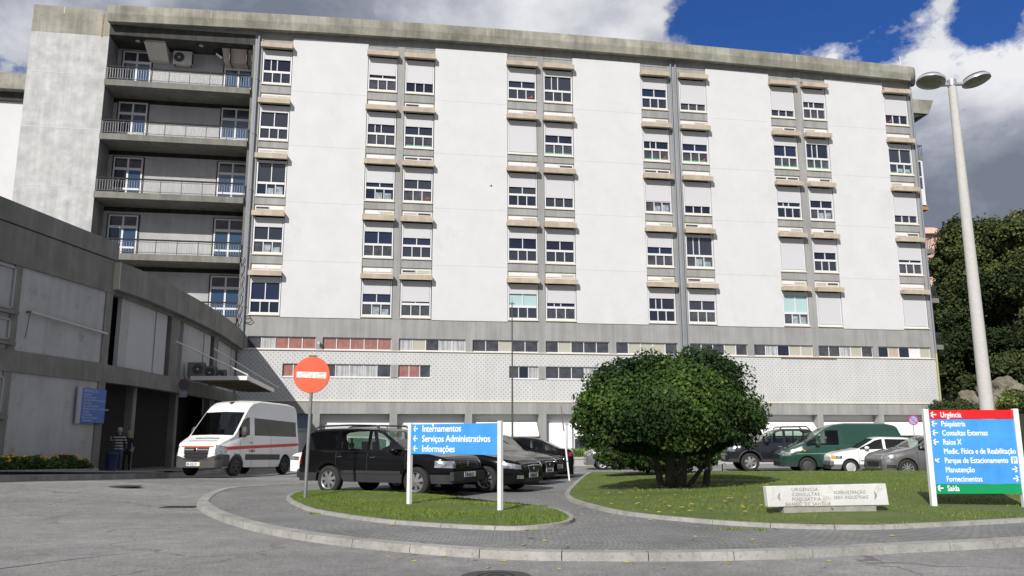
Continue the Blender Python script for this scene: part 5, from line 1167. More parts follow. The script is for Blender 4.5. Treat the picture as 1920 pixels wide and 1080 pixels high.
        cen = Vector(((xn+xt)/2, 0, .75)); 
        for f_ in bm.faces:
            fc = f_.calc_center_median(); rf = Vector((0 if abs(f_.normal.x) < .75 else fc.x-cen.x, fc.y, fc.z-.75))
            if abs(f_.normal.y) > .5: rf = Vector((0, fc.y, 0))
            if f_.normal.dot(rf) < 0 and me.materials[f_.material_index] != BLACKM: f_.normal_flip()
        bm.to_mesh(me); bm.free()
    for key, o in objs.items():
        if isinstance(key, tuple) and key[0] == 'window' and 'door_of' in S and S['door_of'][key[1]] is not None and ('door', S['door_of'][key[1]], key[2]) in objs: o.parent = objs[('door', S['door_of'][key[1]], key[2])]
    tree = BVHTree.FromPolygons([Vector(v) for v in V], [f for fl in parts.values() for f, _ in fl])
    def patch(nm, corners, face, m, off=.008, nu=8, nv_=4, parent=None, sm=True, lab=None):
        c = [Vector(q) for q in corners]; b = MB(); idx = {}
        for i in range(nu+1):
            for j in range(nv_+1):
                u, v = i/nu, j/nv_; p = (c[0].lerp(c[1], u)).lerp(c[3].lerp(c[2], u), v)
                if face == 'L': o_, d_ = Vector((p.x, 3, p.y)), Vector((0, -1, 0))
                elif face == 'R': o_, d_ = Vector((p.x, -3, p.y)), Vector((0, 1, 0))
                elif face == 'F': o_, d_ = Vector((9, p.x, p.y)), Vector((-1, 0, 0))
                elif face == 'B': o_, d_ = Vector((-9, p.x, p.y)), Vector((1, 0, 0))
                elif face == 'T': o_, d_ = Vector((p.x, p.y, 6)), Vector((0, 0, -1))
                elif face == 'FR': d_ = Vector((-.8, .6, 0)); o_ = Vector((xn-.3, -Wd+.25, p.y))-d_*5+Vector((.6, .8, 0))*p.x
                elif face == 'FL': d_ = Vector((-.8, -.6, 0)); o_ = Vector((xn-.3, Wd-.25, p.y))-d_*5+Vector((-.6, .8, 0))*p.x
                h_ = tree.ray_cast(o_, d_)
                if h_[0] is None: continue
                idx[(i, j)] = len(b.v); b.v.append(tuple(h_[0]-d_*off+h_[1]*(off if h_[1].dot(d_) < 0 else -off)*.3))
        mi = b.mi(m)
        for i in range(nu):
            for j in range(nv_):
                ks = [(i, j), (i+1, j), (i+1, j+1), (i, j+1)]
                if all(k in idx for k in ks): b.f.append(tuple(idx[k] for k in ks)); b.m.append(mi); b.sm.append(sm)
        if b.f: return b.obj(nm, parent or root, label=lab)
    # wheels
    for x in (xf, xr):
        for sd in (1, -1):
            yo = sd*(Wd-.015); tw = S.get('tw', .2)
            b = MB(); prof = [(r*.64, -.02), (r*.70, 0), (r*.92, .004), (r, -.03), (r, -tw+.03), (r*.92, -tw), (r*.64, -tw+.02)]
            b.lathe([(a, yo+sd*h) for a, h in prof], RUB, 30, 'y', (x, 0, r)); o = b.obj('wheel', root)
            R1 = r*.66; rm = S.get('rim', ALLOY); q = MB()
            q.lathe([(R1, yo-sd*.01), (R1*.93, yo-sd*.012), (R1*.90, yo-sd*.05)], rm, 30, 'y', (x, 0, r))
            q.lathe([(R1*.95, yo-sd*.07), (.001, yo-sd*.07)], S.get('rimback', STEELW), 30, 'y', (x, 0, r))
            ns = S.get('spokes', 5); sw = S.get('sw', .16)
            if ns == 0: q.lathe([(R1*.92, yo-sd*.03), (R1*.6, yo-sd*.012), (R1*.35, yo-sd*.02), (.001, yo-sd*.005)], rm, 24, 'y', (x, 0, r))
            for k in range(ns):
                a = 2*pi*k/ns+.3; ca_, sa_ = cos(a), sin(a); w0, w1 = R1*sw*.8, R1*sw*1.15
                pts = [(R1*.14, -w0), (R1*.93, -w1), (R1*.93, w1), (R1*.14, w0)]
                v = [(x+u*ca_-w*sa_, yo-sd*.014-sd*(.012 if u > R1*.5 else 0), r+u*sa_+w*ca_) for u, w in pts]; v2 = [(a_, b__-sd*.03, c_) for a_, b__, c_ in v]
                q.add(v+v2, [(0, 1, 2, 3), (7, 6, 5, 4), (0, 4, 5, 1), (1, 5, 6, 2), (2, 6, 7, 3), (3, 7, 4, 0)], rm)
            q.lathe([(R1*.20, yo-sd*.01), (.001, yo-sd*.004)], rm, 16, 'y', (x, 0, r)); q.obj('rim', o)
    # seats and wheel
    if S.get('seats', True):
        hs_ = S.get('seat_h', .0)
        for (sx, ys) in ((.05, (-.36, .36)), (-.85, (0,))):
            for y in ys:
                b = MB(); w = .23 if len(ys) == 2 else .6; b.box(sx-.25, sx+.25, y-w, y+w, .42+hs_, .56+hs_, SEAT).box(sx-.34, sx-.22, y-w, y+w, .5+hs_, 1.02+hs_, SEAT)
                for yy in ((y,) if len(ys) == 2 else (-.4, .4)): b.box(sx-.33, sx-.25, yy-.11, yy+.11, 1.05+hs_, 1.24+hs_, SEAT)
                b.obj('seat', root, bevel=.03)
        b = MB(); b.tube([(.42+S.get('swx', 0)+.10*sin(k*pi/8), .36+.18*cos(k*pi/8), .92+hs_+.17*sin(k*pi/8)) for k in range(17)], .015, BLACKM, 6); b.obj('steering_wheel', root)
    # mirrors
    mx_ = S.get('mirror')
    if mx_:
        for sd in (1, -1):
            b = MB(); w = Wd*.95; sc = S.get('msc', (.08, .10, .07)); c = (mx_[0], sd*(w+.09), mx_[1])
            b.lathe([(.001, -1), (.6, -.85), (1, -.2), (1, .3), (.7, .9), (.001, 1)], S.get('mirmat', paint), 12, 'x'); b.v = [(c[0]+v[0]*sc[0], c[1]+v[1]*sc[1], c[2]+v[2]*sc[2]) for v in b.v]
            b.tube([(mx_[0], sd*(w-.06), mx_[1]-.04), (c[0], c[1]-sd*.04, c[2]-.02)], .02, BLACKM, 6); b.obj('mirror', root)
    def door_handles(items, m=None, zf=None):
        for (j, x, z_) in items:
            for sd, fc in ((0, 'L'), (1, 'R')):
                p = objs.get(('door', j, sd)); patch('handle', [(x, z_), (x+.15, z_+.004), (x+.15, z_+.03), (x, z_+.026)], fc, m or CHROME, off=.022, nu=3, nv_=1, parent=p)
    def plate(yc, zc, s, w=.52, h=.115, x=None, yel=True, tilt=0):
        x0 = (x if x is not None else xn+.012); p = bpy.data.objects.new('number_plate', None)
        b = MB(); b.box(x0, x0+.008, yc-w/2, yc+w/2, zc-h/2, zc+h/2, PLATE); b.box(x0+.008, x0+.010, yc+w/2-.045, yc+w/2, zc-h/2, zc+h/2, PBLUE) if True else 0
        b.box(x0+.008, x0+.010, yc-w/2, yc-w/2+.04, zc-h/2, zc+h/2, PYEL) if yel else 0
        b.v = [(a, 2*yc-y, c) for a, y, c in b.v]; b.f = [f[::-1] for f in b.f]; o = b.obj('number_plate', root)
        mt = Matrix.Translation((x0+.011, yc-w/2+.065, zc-h*.34)) @ Matrix.Rotation(pi/2, 4, 'Z') @ RX
        text_mesh('plate_text', s, h*.95, INK, o, mt, bold=.012, sx=.78 if w > .4 else .7)
    return root, objs, patch, door_handles, plate
def place(P, fwd, xw, yw):
    """centre position so that local ground point (xw,yw) lands on P"""
    f = Vector((fwd[0], fwd[1])).normalized(); l = Vector((-f.y, f.x)); c = Vector((P[0], P[1]))-f*xw-l*yw; return c
def solve_heading(P, wb, px_r, near=True):
    best = None
    for k in range(-900, 900):
        a = pi*k/900; q = Vector((P[0]-cos(a)*wb, P[1]-sin(a)*wb)); 
        if q.y < P[1]: continue
        px = 960+FPX*q.x/(q.y*cos(PITCH)+(0-EYE)*sin(PITCH)); e = abs(px-px_r)
        if best is None or e < best[0]: best = (e, a)
    return (cos(best[1]), sin(best[1]))
BLK = mat('black car paint', (.004, .004, .0045), .16, coat=.25, spec=.15)
# --- black estate SUV
S = dict(nose=2.13, tail=-2.24, xf=1.26, xr=-1.26, W=.875, r=.335, zb=.30, ztrim=.50, paint=BLK, trim=TRIMG, arch=1.17,
  T=[(2.13, .70), (2.10, .80), (1.98, .89), (1.6, .97), (1.05, 1.045), (.92, 1.07), (.22, 1.50), (0, 1.545), (-.6, 1.575), (-1.6, 1.565), (-1.92, 1.53), (-2.0, 1.49), (-2.18, 1.05), (-2.22, .95), (-2.24, .62)],
  B=[(2.13, .64), (1.98, .80), (1.5, .90), (1.0, .97), (0, .99), (-2.0, 1.02), (-2.24, .9)], win=[(.86, -.06), (-.16, -.98), (-1.10, -2.0)], ws=(.90, .26), rw=(-2.02, -2.20),
  seams=[.98, -.11, -1.04], doors=[(.98, -.11), (-.11, -1.04)], door_of=[0, 1, None], mirror=(.68, 1.03), bump=(1.68, -1.68, .50), spokes=7, sw=.17, plan=[(-2.24, .90), (-2.15, .96), (-1.9, 1), (1.45, 1), (1.85, .95), (2.05, .86), (2.13, .76)])
Pw = ground(779, 932, PZ); hd = solve_heading((Pw.x, Pw.y-.0), 2.52, 614)
SUVH = hd; c = place(Pw, hd, 1.26, -.83)
root, ob, patch, dh, plate = make_car('parked_suv', 'black estate-style off-road car with grey lower cladding and roof rails, nearest of the parked cars', 'car', S, c, hd, PZ)
dh([(0, 0.0, .86), (1, -.98, .87)], TRIMG)
for fc, s in (('FR', -1), ('FL', 1)): patch('headlight', [(-.22*1, .66), (.26, .64), (.24, .80), (-.20, .81)], fc, LAMP, off=.012, nu=10)
for s in (-1, 1):
    patch('grille', [(s*.36, .66), (0, .66), (0, .80), (s*.38, .80)], 'F', CGRILLE, off=.006)
    y = s*.60; b = MB(); b.lathe([(.075, 0), (.06, .03), (.001, .035)], LAMP, 16, 'x', (2.04, y, .44)).lathe([(.09, -.03), (.085, .015), (.07, .012)], TRIMG, 16, 'x', (2.04, y, .44)); b.obj('fog_lamp', root)
b = MB()
for k in range(5): y = -.30+k*.15; b.box(2.128, 2.142, y-.012, y+.012, .67, .79, TRIMG)
b.box(2.13, 2.148, -.36, .36, .725, .745, TRIMG); b.lathe([(.05, 0), (.001, .01)], CHROME, 12, 'x', (2.148, 0, .735)); b.obj('grille_bars', root)
b = MB(); b.box(1.98, 2.19, -.70, .70, .36, .56, TRIMG); b.box(2.19, 2.195, -.30, .30, .37, .43, CGRILLE); b.obj('bumper', root, bevel=.05)
b = MB(); b.box(-2.36, -2.2, -.76, .76, .36, .58, TRIMG); b.obj('bumper', root, bevel=.05)
plate(.02, .495, '78-32-LX', x=2.196, w=.50, yel=False)
for fc in ('L', 'R'): patch('tail_lamp', [(-2.28, .70), (-2.12, .70), (-2.14, .98), (-2.27, .98)], fc, TAIL, off=.01, nu=3); patch('side_indicator', [(1.03, .74), (1.12, .74), (1.12, .77), (1.03, .77)], fc, TAIL, nu=2, nv_=1); patch('body_moulding', [(-1.62, .50), (.86, .50), (.86, .57), (-1.62, .57)], fc, TRIMG, off=.012, nu=20, nv_=1)
for s in (-1, 1):
    b = MB(); b.tube([(.05, s*.62, 1.56), (-.05, s*.62, 1.615), (-.8, s*.63, 1.635), (-1.75, s*.62, 1.615), (-1.88, s*.62, 1.56)], .022, mat('roof rail', (.05, .05, .055), .35, .4), 8)
    b.tube([(-1.80, s*.62, 1.60), (-1.86, s*.62, 1.585)], .028, CHROME, 8); b.obj('roof_rail', root)
# --- black saloons parked beside it
S2 = dict(nose=2.22, tail=-2.28, xf=1.32, xr=-1.30, W=.90, r=.32, zb=.20, ztrim=.34, paint=BLK, arch=1.12, nlift=.05,
  T=[(2.22, .58), (2.19, .68), (2.05, .76), (1.7, .84), (1.2, .925), (1.02, .95), (.20, 1.36), (-.1, 1.43), (-.6, 1.44), (-1.1, 1.38), (-1.3, 1.31), (-1.85, 1.05), (-2.15, 1.03), (-2.25, .98), (-2.28, .7)],
  B=[(2.22, .52), (2.05, .68), (1.5, .82), (1.0, .88), (0, .92), (-1.5, .97), (-2.28, .92)], win=[(.92, .0), (-.08, -.85), (-.92, -1.35)], ws=(1.0, .24), rw=(-1.28, -1.82),
  seams=[1.0, -.04, -.92], doors=[(1.0, -.04), (-.04, -.92)], door_of=[0, 1, None], mirror=(.68, .98), spokes=9, sw=.09, glass=CGD, plan=[(-2.28, .86), (-2.15, .93), (-1.8, 1), (1.35, 1), (1.8, .93), (2.05, .82), (2.22, .62)])
HD2 = (hd[0]-.0, hd[1])
proto = None
for k, (nx, ny, lb, pl) in enumerate(((.52, 20.75, 'black saloon parked right beside the black estate car, the second in the row', '60-FB-70'), (1.06, 23.8, 'black saloon third in the row of dark parked cars', '26-IE-64'), (1.50, 26.6, 'black saloon fourth in the row, its nose farthest back', '48-DS-31'))):
    c = place((nx, ny), HD2, 2.22, 0)
    root, ob, patch, dh, plate = make_car('parked_car', lb, 'car', S2, c, HD2, PZ, group='black cars parked in a row on the setts')
    dh([(0, .06, .80), (1, -.84, .82)], BLK)
    for fc in ('FR', 'FL'):
        patch('headlight', [(-.30, .60), (.22, .555), (.20, .66), (-.28, .745)], fc, LAMP, off=.008, nu=10)
    for s in (-1, 1): patch('grille', [(s*.24, .47), (0, .47), (0, .63), (s*.31, .63)], 'F', CGRILLE, off=.008, nu=4); patch('fog_lamp', [(s*.68, .34), (s*.55, .34), (s*.55, .42), (s*.68, .42)], 'F', TRIMG if k else LAMP, off=.008, nu=3, nv_=2)
    patch('lower_grille', [(-.5, .25), (.5, .25), (.5, .36), (-.5, .36)], 'F', CGRILLE, off=.006)
    b = MB(); b.tube([(2.23, -.32, .635), (2.235, -.22, .475), (2.235, .22, .475), (2.23, .32, .635), (2.225, 0, .65), (2.23, -.32, .635)], .012, CHROME, 6); b.lathe([(.042, 0), (.001, .012)], CHROME, 12, 'x', (2.236, 0, .565)); b.obj('grille_frame', root)
    plate(0, .41, pl, x=2.232, w=.48, yel=False)
    for fc in ('L', 'R'): patch('tail_lamp', [(-2.26, .74), (-1.98, .74), (-2.0, .90), (-2.26, .90)], fc, TAIL, off=.008, nu=3)
c5 = place((2.18, 29.2), (-1, .10), -2.28, -.8)
root, ob, patch, dh, plate = make_car('parked_car', 'black saloon facing left behind the row, only its boot and red tail lamp showing', 'car', S2, c5, (-1, .10), 0.0)
for fc in ('L', 'R'): patch('tail_lamp', [(-2.27, .80), (-2.12, .80), (-2.14, .93), (-2.27, .93)], fc, TAIL, off=.01, nu=4)
patch('tail_lamp', [(-.75, .74), (-.35, .74), (-.35, .92), (-.75, .92)], 'B', TAIL, off=.01); patch('tail_lamp', [(.75, .74), (.35, .74), (.35, .92), (.75, .92)], 'B', TAIL, off=.01)
# --- white hatch behind the ambulance
WHT = mat('white car paint', (.74, .74, .73), .3, coat=.6); GRY = mat('metallic grey paint', (.17, .165, .17), .35, .55, coat=.8); DKG = mat('dark blue grey paint', (.012, .014, .019), .25, .1, coat=.4, spec=.3); GRN = mat('dark green van paint', (.009, .045, .030), .25, .1, coat=.9)
def hatch(L, W_, H, paint, hood, **kw):
    n, t_ = L*.485, -L*.515; f = L*.30; rr_ = -L*.295
    d = dict(nose=n, tail=t_, xf=f, xr=rr_, W=W_, r=.29, zb=.20, ztrim=.38, paint=paint,
      T=[(n, hood-.22), (n-.05, hood-.10), (n-.25, hood-.02), (f-.2, hood+.08), (f-.32, hood+.11), (f-1.0, H-.05), (f-1.25, H), (t_+.75, H-.02), (t_+.38, H-.09), (t_+.10, hood+.10), (t_+.03, hood), (t_, .5)],
      B=[(n, hood-.28), (n-.3, hood-.10), (f-.3, hood+.03), (t_+.3, hood+.09), (t_, hood-.1)], win=[(f-.38, f-1.30), (f-1.38, t_+.42)], ws=(f-.34, f-.98), rw=(t_+.37, t_+.12),
      seams=[f-.33, f-1.34], doors=[(f-.33, f-1.34)], door_of=[0, None], mirror=(f-.62, hood+.13), spokes=0, rim=HCAP, rimback=STEELW)
    d.update(kw); return d
c = place((-8.35, 31.0), (-1, -.05), 1.94, .8)
S = hatch(4.0, .83, 1.50, WHT, .90); root, ob, patch, dh, plate = make_car('parked_car', 'white hatchback seen between the white ambulance and the black estate car', 'car', S, c, (-1, -.05), 0)
for fc in ('FL', 'FR'): patch('headlight', [(-.15, .62), (.2, .6), (.2, .74), (-.12, .76)], fc, LAMP)
dh([(0, -.02, .80)], BLACKM)
# --- pickup
P = ground(1408, 884, 0); hp = (-1, .06)
S = dict(nose=2.55, tail=-2.65, xf=1.62, xr=-1.58, W=.92, r=.375, zb=.38, ztrim=.52, paint=DKG, trim=TRIMG, arch=1.2,
  T=[(2.55, .95), (2.50, 1.05), (2.3, 1.12), (1.5, 1.20), (1.15, 1.23), (.45, 1.68), (.2, 1.74), (-.9, 1.74), (-1.05, 1.68), (-1.16, 1.20), (-1.2, 1.14), (-2.6, 1.14), (-2.65, 1.0)],
  B=[(2.55, .86), (2.3, 1.02), (1.2, 1.12), (-1.1, 1.14), (-2.65, 1.08)], win=[(1.05, .22), (.10, -.62), (-.68, -1.05)], ws=(1.12, .50), rw=(-1.06, -1.15), seams=[1.2, .16, -.66, -1.2], doors=[(1.2, .16), (.16, -.66)], door_of=[0, 1, None],
  mirror=(.92, 1.22), msc=(.08, .11, .10), spokes=6, sw=.2, tumble=.22, plan=[(-2.65, .96), (-2.4, 1), (2.0, 1), (2.3, .93), (2.48, .84), (2.55, .76)], seat_h=.15)
c = place(P, hp, 1.62, .88); root, ob, patch, dh, plate = make_car('parked_pickup', 'dark blue grey double-cab pickup with roof rack beside the round tree', 'pickup', S, c, hp, 0)
dh([(0, .3, 1.0), (1, -.5, 1.0)], CHROME)
for fc in ('FL', 'FR'): patch('headlight', [(-.14, .82), (.18, .82), (.18, .98), (-.10, 1.0)], fc, LAMP)
for x in (1.62, -1.58):
    for fc in ('L', 'R'):
        b = MB(); sd = 1 if fc == 'L' else -1; pts = [(x+.50*cos(pi*k/12), sd*.935, .37+.50*sin(pi*k/12)) for k in range(13)]; b.tube(pts, .035, TRIMG, 6); b.obj('wheel_arch', root)
b = MB(); b.tube([(1.1, .93, .42), (-1.05, .93, .42)], .04, TRIMG, 8).tube([(1.1, -.93, .42), (-1.05, -.93, .42)], .04, TRIMG, 8); b.obj('side_step', root)
b = MB()
for s in (-1, 1): b.tube([(.25, s*.55, 1.74), (.15, s*.55, 1.83), (-.85, s*.55, 1.84), (-1.0, s*.55, 1.70)], .028, TRIMG, 8)
b.tube([(-.1, -.55, 1.83), (-.1, .55, 1.83)], .02, TRIMG, 6).tube([(-.7, -.55, 1.84), (-.7, .55, 1.84)], .02, TRIMG, 6); b.obj('roof_rack', root)
b = MB(); 
for s in (-1, 1): b.tube([(-1.3, s*.72, 1.12), (-1.42, s*.66, 1.55), (-1.42, s*.5, 1.62)], .03, CHROME, 8)
b.tube([(-1.42, -.52, 1.62), (-1.42, .52, 1.62)], .03, CHROME, 8); b.obj('roll_bar', root)
b = MB(); b.box(2.46, 2.62, -.78, .78, .46, .72, DKG); b.obj('bumper', root, bevel=.06)
# --- green van
P = ground(1516, 888, 0); hv = (-1, .10)
S = dict(nose=2.35, tail=-2.42, xf=1.36, xr=-1.42, W=.92, r=.31, zb=.26, ztrim=.46, paint=GRN, trim=mat('dark green plastic', (.01, .028, .022), .5), arch=1.15,
  T=[(2.35, .72), (2.30, .84), (2.1, .95), (1.55, 1.16), (1.40, 1.22), (.55, 1.76), (.25, 1.88), (-.3, 1.94), (-1.7, 1.93), (-2.05, 1.86), (-2.18, 1.78), (-2.38, 1.15), (-2.42, .9)],
  B=[(2.35, .62), (2.1, .82), (1.5, .99), (.9, 1.06), (-2.42, 1.08)], win=[(1.36, .98), (.92, .12)], wtop=1.66, ws=(1.42, .58), rw=(-2.16, -2.36), seams=[1.02, .04, -1.15], doors=[(1.02, .04), (.04, -1.15)], door_of=[None, 0],
  mirror=(.96, 1.16), msc=(.09, .12, .11), tumble=.20, spokes=0, rim=STEELW, seat_h=.25, swx=.35, glass=CGL, plan=[(-2.42, .90), (-2.3, .96), (-2.0, 1), (1.5, 1), (1.95, .94), (2.22, .84), (2.35, .70)])
c = place(P, hv, 1.36, .88); root, ob, patch, dh, plate = make_car('parked_van', 'dark green panel van with sloping nose between the pickup and the white hatchback', 'van', S, c, hv, 0)
dh([(0, .12, .92)], BLACKM)
for fc in ('FL', 'FR'): patch('headlight', [(-.26, .70), (.20, .66), (.20, .80), (-.16, .88)], fc, LAMP, off=.012, nu=10)
for fc in ('L', 'R'):
    patch('side_stripe', [(-2.1, .80), (1.75, .74), (1.75, .765), (-2.1, .83)], fc, mat('pale green stripe', (.13, .27, .20), .4), off=.006, nu=24, nv_=1)
    patch('side_panel', [(-.10, 1.16), (-1.08, 1.16), (-1.08, 1.66), (-.10, 1.66)], fc, GRN, off=.012, nu=10); patch('side_panel', [(-1.22, 1.16), (-2.0, 1.16), (-1.92, 1.66), (-1.22, 1.66)], fc, GRN, off=.012, nu=10)
    patch('tail_lamp', [(-2.38, .85), (-2.26, .85), (-2.24, 1.25), (-2.34, 1.25)], fc, TAIL, nu=2)
    patch('side_indicator', [(1.42, .86), (1.5, .86), (1.5, .90), (1.42, .90)], fc, AMB, nu=2, nv_=1)
# --- small white hatchback
P = ground(1596, 890, 0); hw = (-1, .04)
S = hatch(3.62, .80, 1.40, WHT, .86, win=[(.70, -.18), (-.28, -1.15)], seams=[.76, -.24], doors=[(.76, -.24)], trim=mat('grey bumper', (.12, .12, .12), .6), r=.275)
c = place(P, hw, S['xf'], .74); root, ob, patch, dh, plate = make_car('parked_car', 'small old white hatchback with amber corner light beside the green van', 'car', S, c, hw, 0)
dh([(0, -.14, .72)], BLACKM)
for fc in ('FL', 'FR'): patch('headlight', [(.02, .58), (.22, .58), (.22, .70), (.02, .70)], fc, LAMP); patch('indicator', [(-.14, .575), (.015, .575), (.015, .71), (-.12, .71)], fc, AMB, off=.012)
b = MB(); b.box(1.66, 1.82, -.70, .70, .32, .52, MATS['grey bumper']); b.obj('bumper', root, bevel=.05)
for fc in ('L', 'R'): patch('body_moulding', [(-1.5, .50), (.72, .50), (.72, .535), (-1.5, .535)], fc, MATS['grey bumper'], nu=16, nv_=1)
# --- grey hatchback
P = ground(1704, 897, 0); hg = (-1, -.03)
S = hatch(4.3, .90, 1.47, GRY, .92, win=[(.86, -.02), (-.10, -.95)], ws=(1.04, .22), rw=(-1.83, -2.06), seams=[.92, -.06, -1.0], doors=[(.92, -.06), (-.06, -1.0)], door_of=[0, 1], spokes=10, sw=.10, rim=ALLOY, r=.32, ztrim=.34, arch=1.10,
  T=[(2.09, .58), (2.05, .72), (1.85, .84), (1.3, .98), (1.08, 1.02), (.25, 1.40), (-.1, 1.465), (-1.0, 1.45), (-1.6, 1.36), (-1.85, 1.26), (-2.08, .98), (-2.2, .6)], B=[(2.09, .54), (1.85, .76), (1.1, .90), (-.5, .97), (-1.6, 1.05), (-2.2, .9)])
c = place(P, hg, S['xf'], .86); root, ob, patch, dh, plate = make_car('parked_car', 'metallic grey modern hatchback partly behind the large direction board', 'car', S, c, hg, 0)
dh([(0, .04, .82), (1, -.92, .84)], GRY)
for fc in ('FL', 'FR'): patch('headlight', [(-.26, .66), (.22, .60), (.20, .69), (-.26, .80)], fc, LAMP, off=.01, nu=10); patch('lower_grille', [(-.02, .34), (.24, .34), (.24, .44), (.0, .46)], fc, CGRILLE, off=.006)
for s in (-1, 1): patch('grille', [(s*.40, .38), (0, .38), (0, .56), (s*.46, .54)], 'F', CGRILLE, off=.006)
# --- dark car half hidden by the shrub
P = ground(1130, 881, 0); S = hatch(3.9, .83, 1.44, GRY, .86, spokes=5)
c = place(P, (-1, .0), S['xf'], .78); root, ob, patch, dh, plate = make_car('parked_car', 'dark grey hatchback whose nose shows left of the evergreen shrub before the planter', 'car', S, c, (-1, .0), 0)
for fc in ('FL', 'FR'): patch('headlight', [(-.22, .62), (.2, .58), (.2, .70), (-.2, .76)], fc, LAMP)
# --- white ambulance van
P = ground(441, 895, .0); hA = solve_heading((P.x, P.y), 3.25*1.06, 531.5); 
VW = mat('white van paint', (.74, .74, .73), .35, coat=.5, vary=.03, vscale=1.5); VT = mat('grey van bumper plastic', (.055, .055, .052), .6, vary=.08)
S = dict(nose=2.66, tail=-2.60, xf=1.70, xr=-1.55, W=.985, r=.345, zb=.30, ztrim=.42, paint=VW, trim=VT, arch=1.2, band=True,
  T=[(2.66, .90), (2.62, 1.02), (2.50, 1.14), (2.0, 1.34), (1.88, 1.40), (1.12, 2.30), (.90, 2.52), (.65, 2.66), (.2, 2.74), (-1.8, 2.74), (-2.40, 2.66), (-2.52, 2.50), (-2.60, 1.4)],
  B=[(2.66, .80), (2.5, 1.0), (2.0, 1.20), (1.5, 1.32), (1.0, 1.40), (-2.6, 1.42)], win=[(1.60, .92), (.62, -2.38)], wtop=[(-2.6, 2.02), (1.0, 2.08), (1.3, 1.98)], ws=(1.86, 1.14), seams=[1.56, .80, -.45], doors=[(1.56, .80), (.80, -.45)], door_of=[0, None],
  mirror=(1.42, 1.55), msc=(.08, .13, .20), mirmat=VT, tumble=.10, spokes=5, sw=.22, rim=STEELW, seat_h=.5, swx=.9, glass=glassmat('smoked van glass', (.26, .32, .30), .8), wglass=CGD, tw=.22,
  plan=[(-2.60, .93), (-2.45, .98), (-2.2, 1), (1.7, 1), (2.1, .965), (2.42, .90), (2.60, .82), (2.66, .76)])
c = place(P, hA, 1.70*1.06, .95*1.06)
root, ob, patch, dh, plate = make_car('ambulance_van', 'white high-roof ambulance van with red side stripe parked by the entrance', 'ambulance', S, c, hA, 0.0, pitch=radians(-1.3)); root.scale = (1.06, 1.06, 1.05)
dh([(0, .86, 1.16)], BLACKM)
rs_ = mat('red vehicle stripe', (.60, .035, .03), .4)
for fc in ('L', 'R'):
    patch('side_stripe', [(2.38, .90), (-2.55, 1.10), (-2.55, 1.21), (2.36, 1.01)], fc, rs_, off=.006, nu=40, nv_=2)
    for x0, x1 in ((1.23, -1.08), (-2.02, -2.55)): patch('side_moulding', [(x0, .56), (x1, .56), (x1, .76), (x0, .76)], fc, VT, off=.012, nu=24, nv_=2)
    patch('bumper_corner', [(2.62, .32), (2.08, .32), (2.14, .74), (2.60, .76)], fc, VT, off=.015, nu=12, nv_=6)
for s in (-1, 1):
    patch('bumper', [(s*.97, .30), (0, .30), (0, .50), (s*.97, .78)], 'F', VT, off=.02, nu=16, nv_=6)
    patch('grille', [(s*.42, .52), (0, .50), (0, .99), (s*.50, .99)], 'F', CGRILLE, off=.010, nu=6, nv_=6)
    patch('grille_stripe', [(s*.62, 1.0), (0, 1.0), (0, 1.04), (s*.64, 1.04)], 'F', mat('orange red strip', (.68, .10, .02), .4), off=.014, nu=8, nv_=1)
    for k in range(4): patch('grille_bar', [(s*.48, .56+k*.11), (0, .56+k*.11), (0, .59+k*.11), (s*.48, .59+k*.11)], 'F', TRIMG if k != 3 else RAILG, off=.028, nu=6, nv_=1)
    patch('fog_lamp', [(s*.86, .58), (s*.70, .58), (s*.70, .66), (s*.86, .68)], 'F', TRIMG, off=.03, nu=3, nv_=2)
for fc in ('FL', 'FR'): patch('headlight', [(-.20, .74), (.20, .74), (.18, 1.02), (-.16, 1.08)], fc, LAMP, off=.012, nu=8, nv_=6)
b = MB(); b.lathe([(.085, 0), (.085, .02), (.06, .03)], CHROME, 20, 'x', (2.69, 0, .90)).box(2.70, 2.72, -.06, .06, .88, .92, CHROME).box(2.70, 2.72, -.012, .012, .84, .97, CHROME); b.obj('emblem', root)
patch('hood_vent', [(2.06, -.48), (2.06, .48), (2.12, .46), (2.12, -.46)], 'T', BLACKM, off=.006, nu=2, nv_=8)
o = text_mesh('hood_lettering', 'BOMBEIROS DE FAMALICÃO', .105, mat('grey red lettering', (.25, .14, .13), .6), root, Matrix.Identity(4), bold=.0, align='CENTER', sx=.82)
me = o.data
for v in me.vertices:
    y, u = v.co.x, v.co.y; h_ = None
    xx = 2.24+ -u*1.0+.12; v.co = Vector((xx, y, sml(S['T'], xx, .035)+.012))
text_mesh('side_lettering', 'A-0321', .13, mat('dark red lettering', (.28, .03, .03), .6), root, Matrix.Translation((1.02, .999, .84)) @ Matrix.Rotation(pi, 4, 'Z') @ RX, bold=.01)
plate(-.08, .42, '83-OZ-31', x=2.70, w=.58, h=.13)
b = MB(); b.tube([(.66, 0, 2.66), (.9, 0, 2.62)], .03, BLACKM, 6).tube([(.74, .05, 2.64), (.6, .05, 2.95)], .008, BLACKM, 5); b.obj('antenna', root)
b = MB(); b.tube([(1.76, .3, 1.52), (1.45, -.05, 1.86)], .010, BLACKM, 5).tube([(1.76, -.35, 1.52), (1.5, -.65, 1.80)], .010, BLACKM, 5); b.obj('wiper', root)
b = MB(); 
for y in (-.33, .33): b.tube([(.9, y, 2.2), (.95, y*1.1, 1.6)], .03, mat('pale seat belt pillar', (.4, .43, .42), .7), 6)
b.box(-2.2, .5, -.9, -.85, 1.2, 1.45, SEAT); b.obj('cabin_fitting', root)
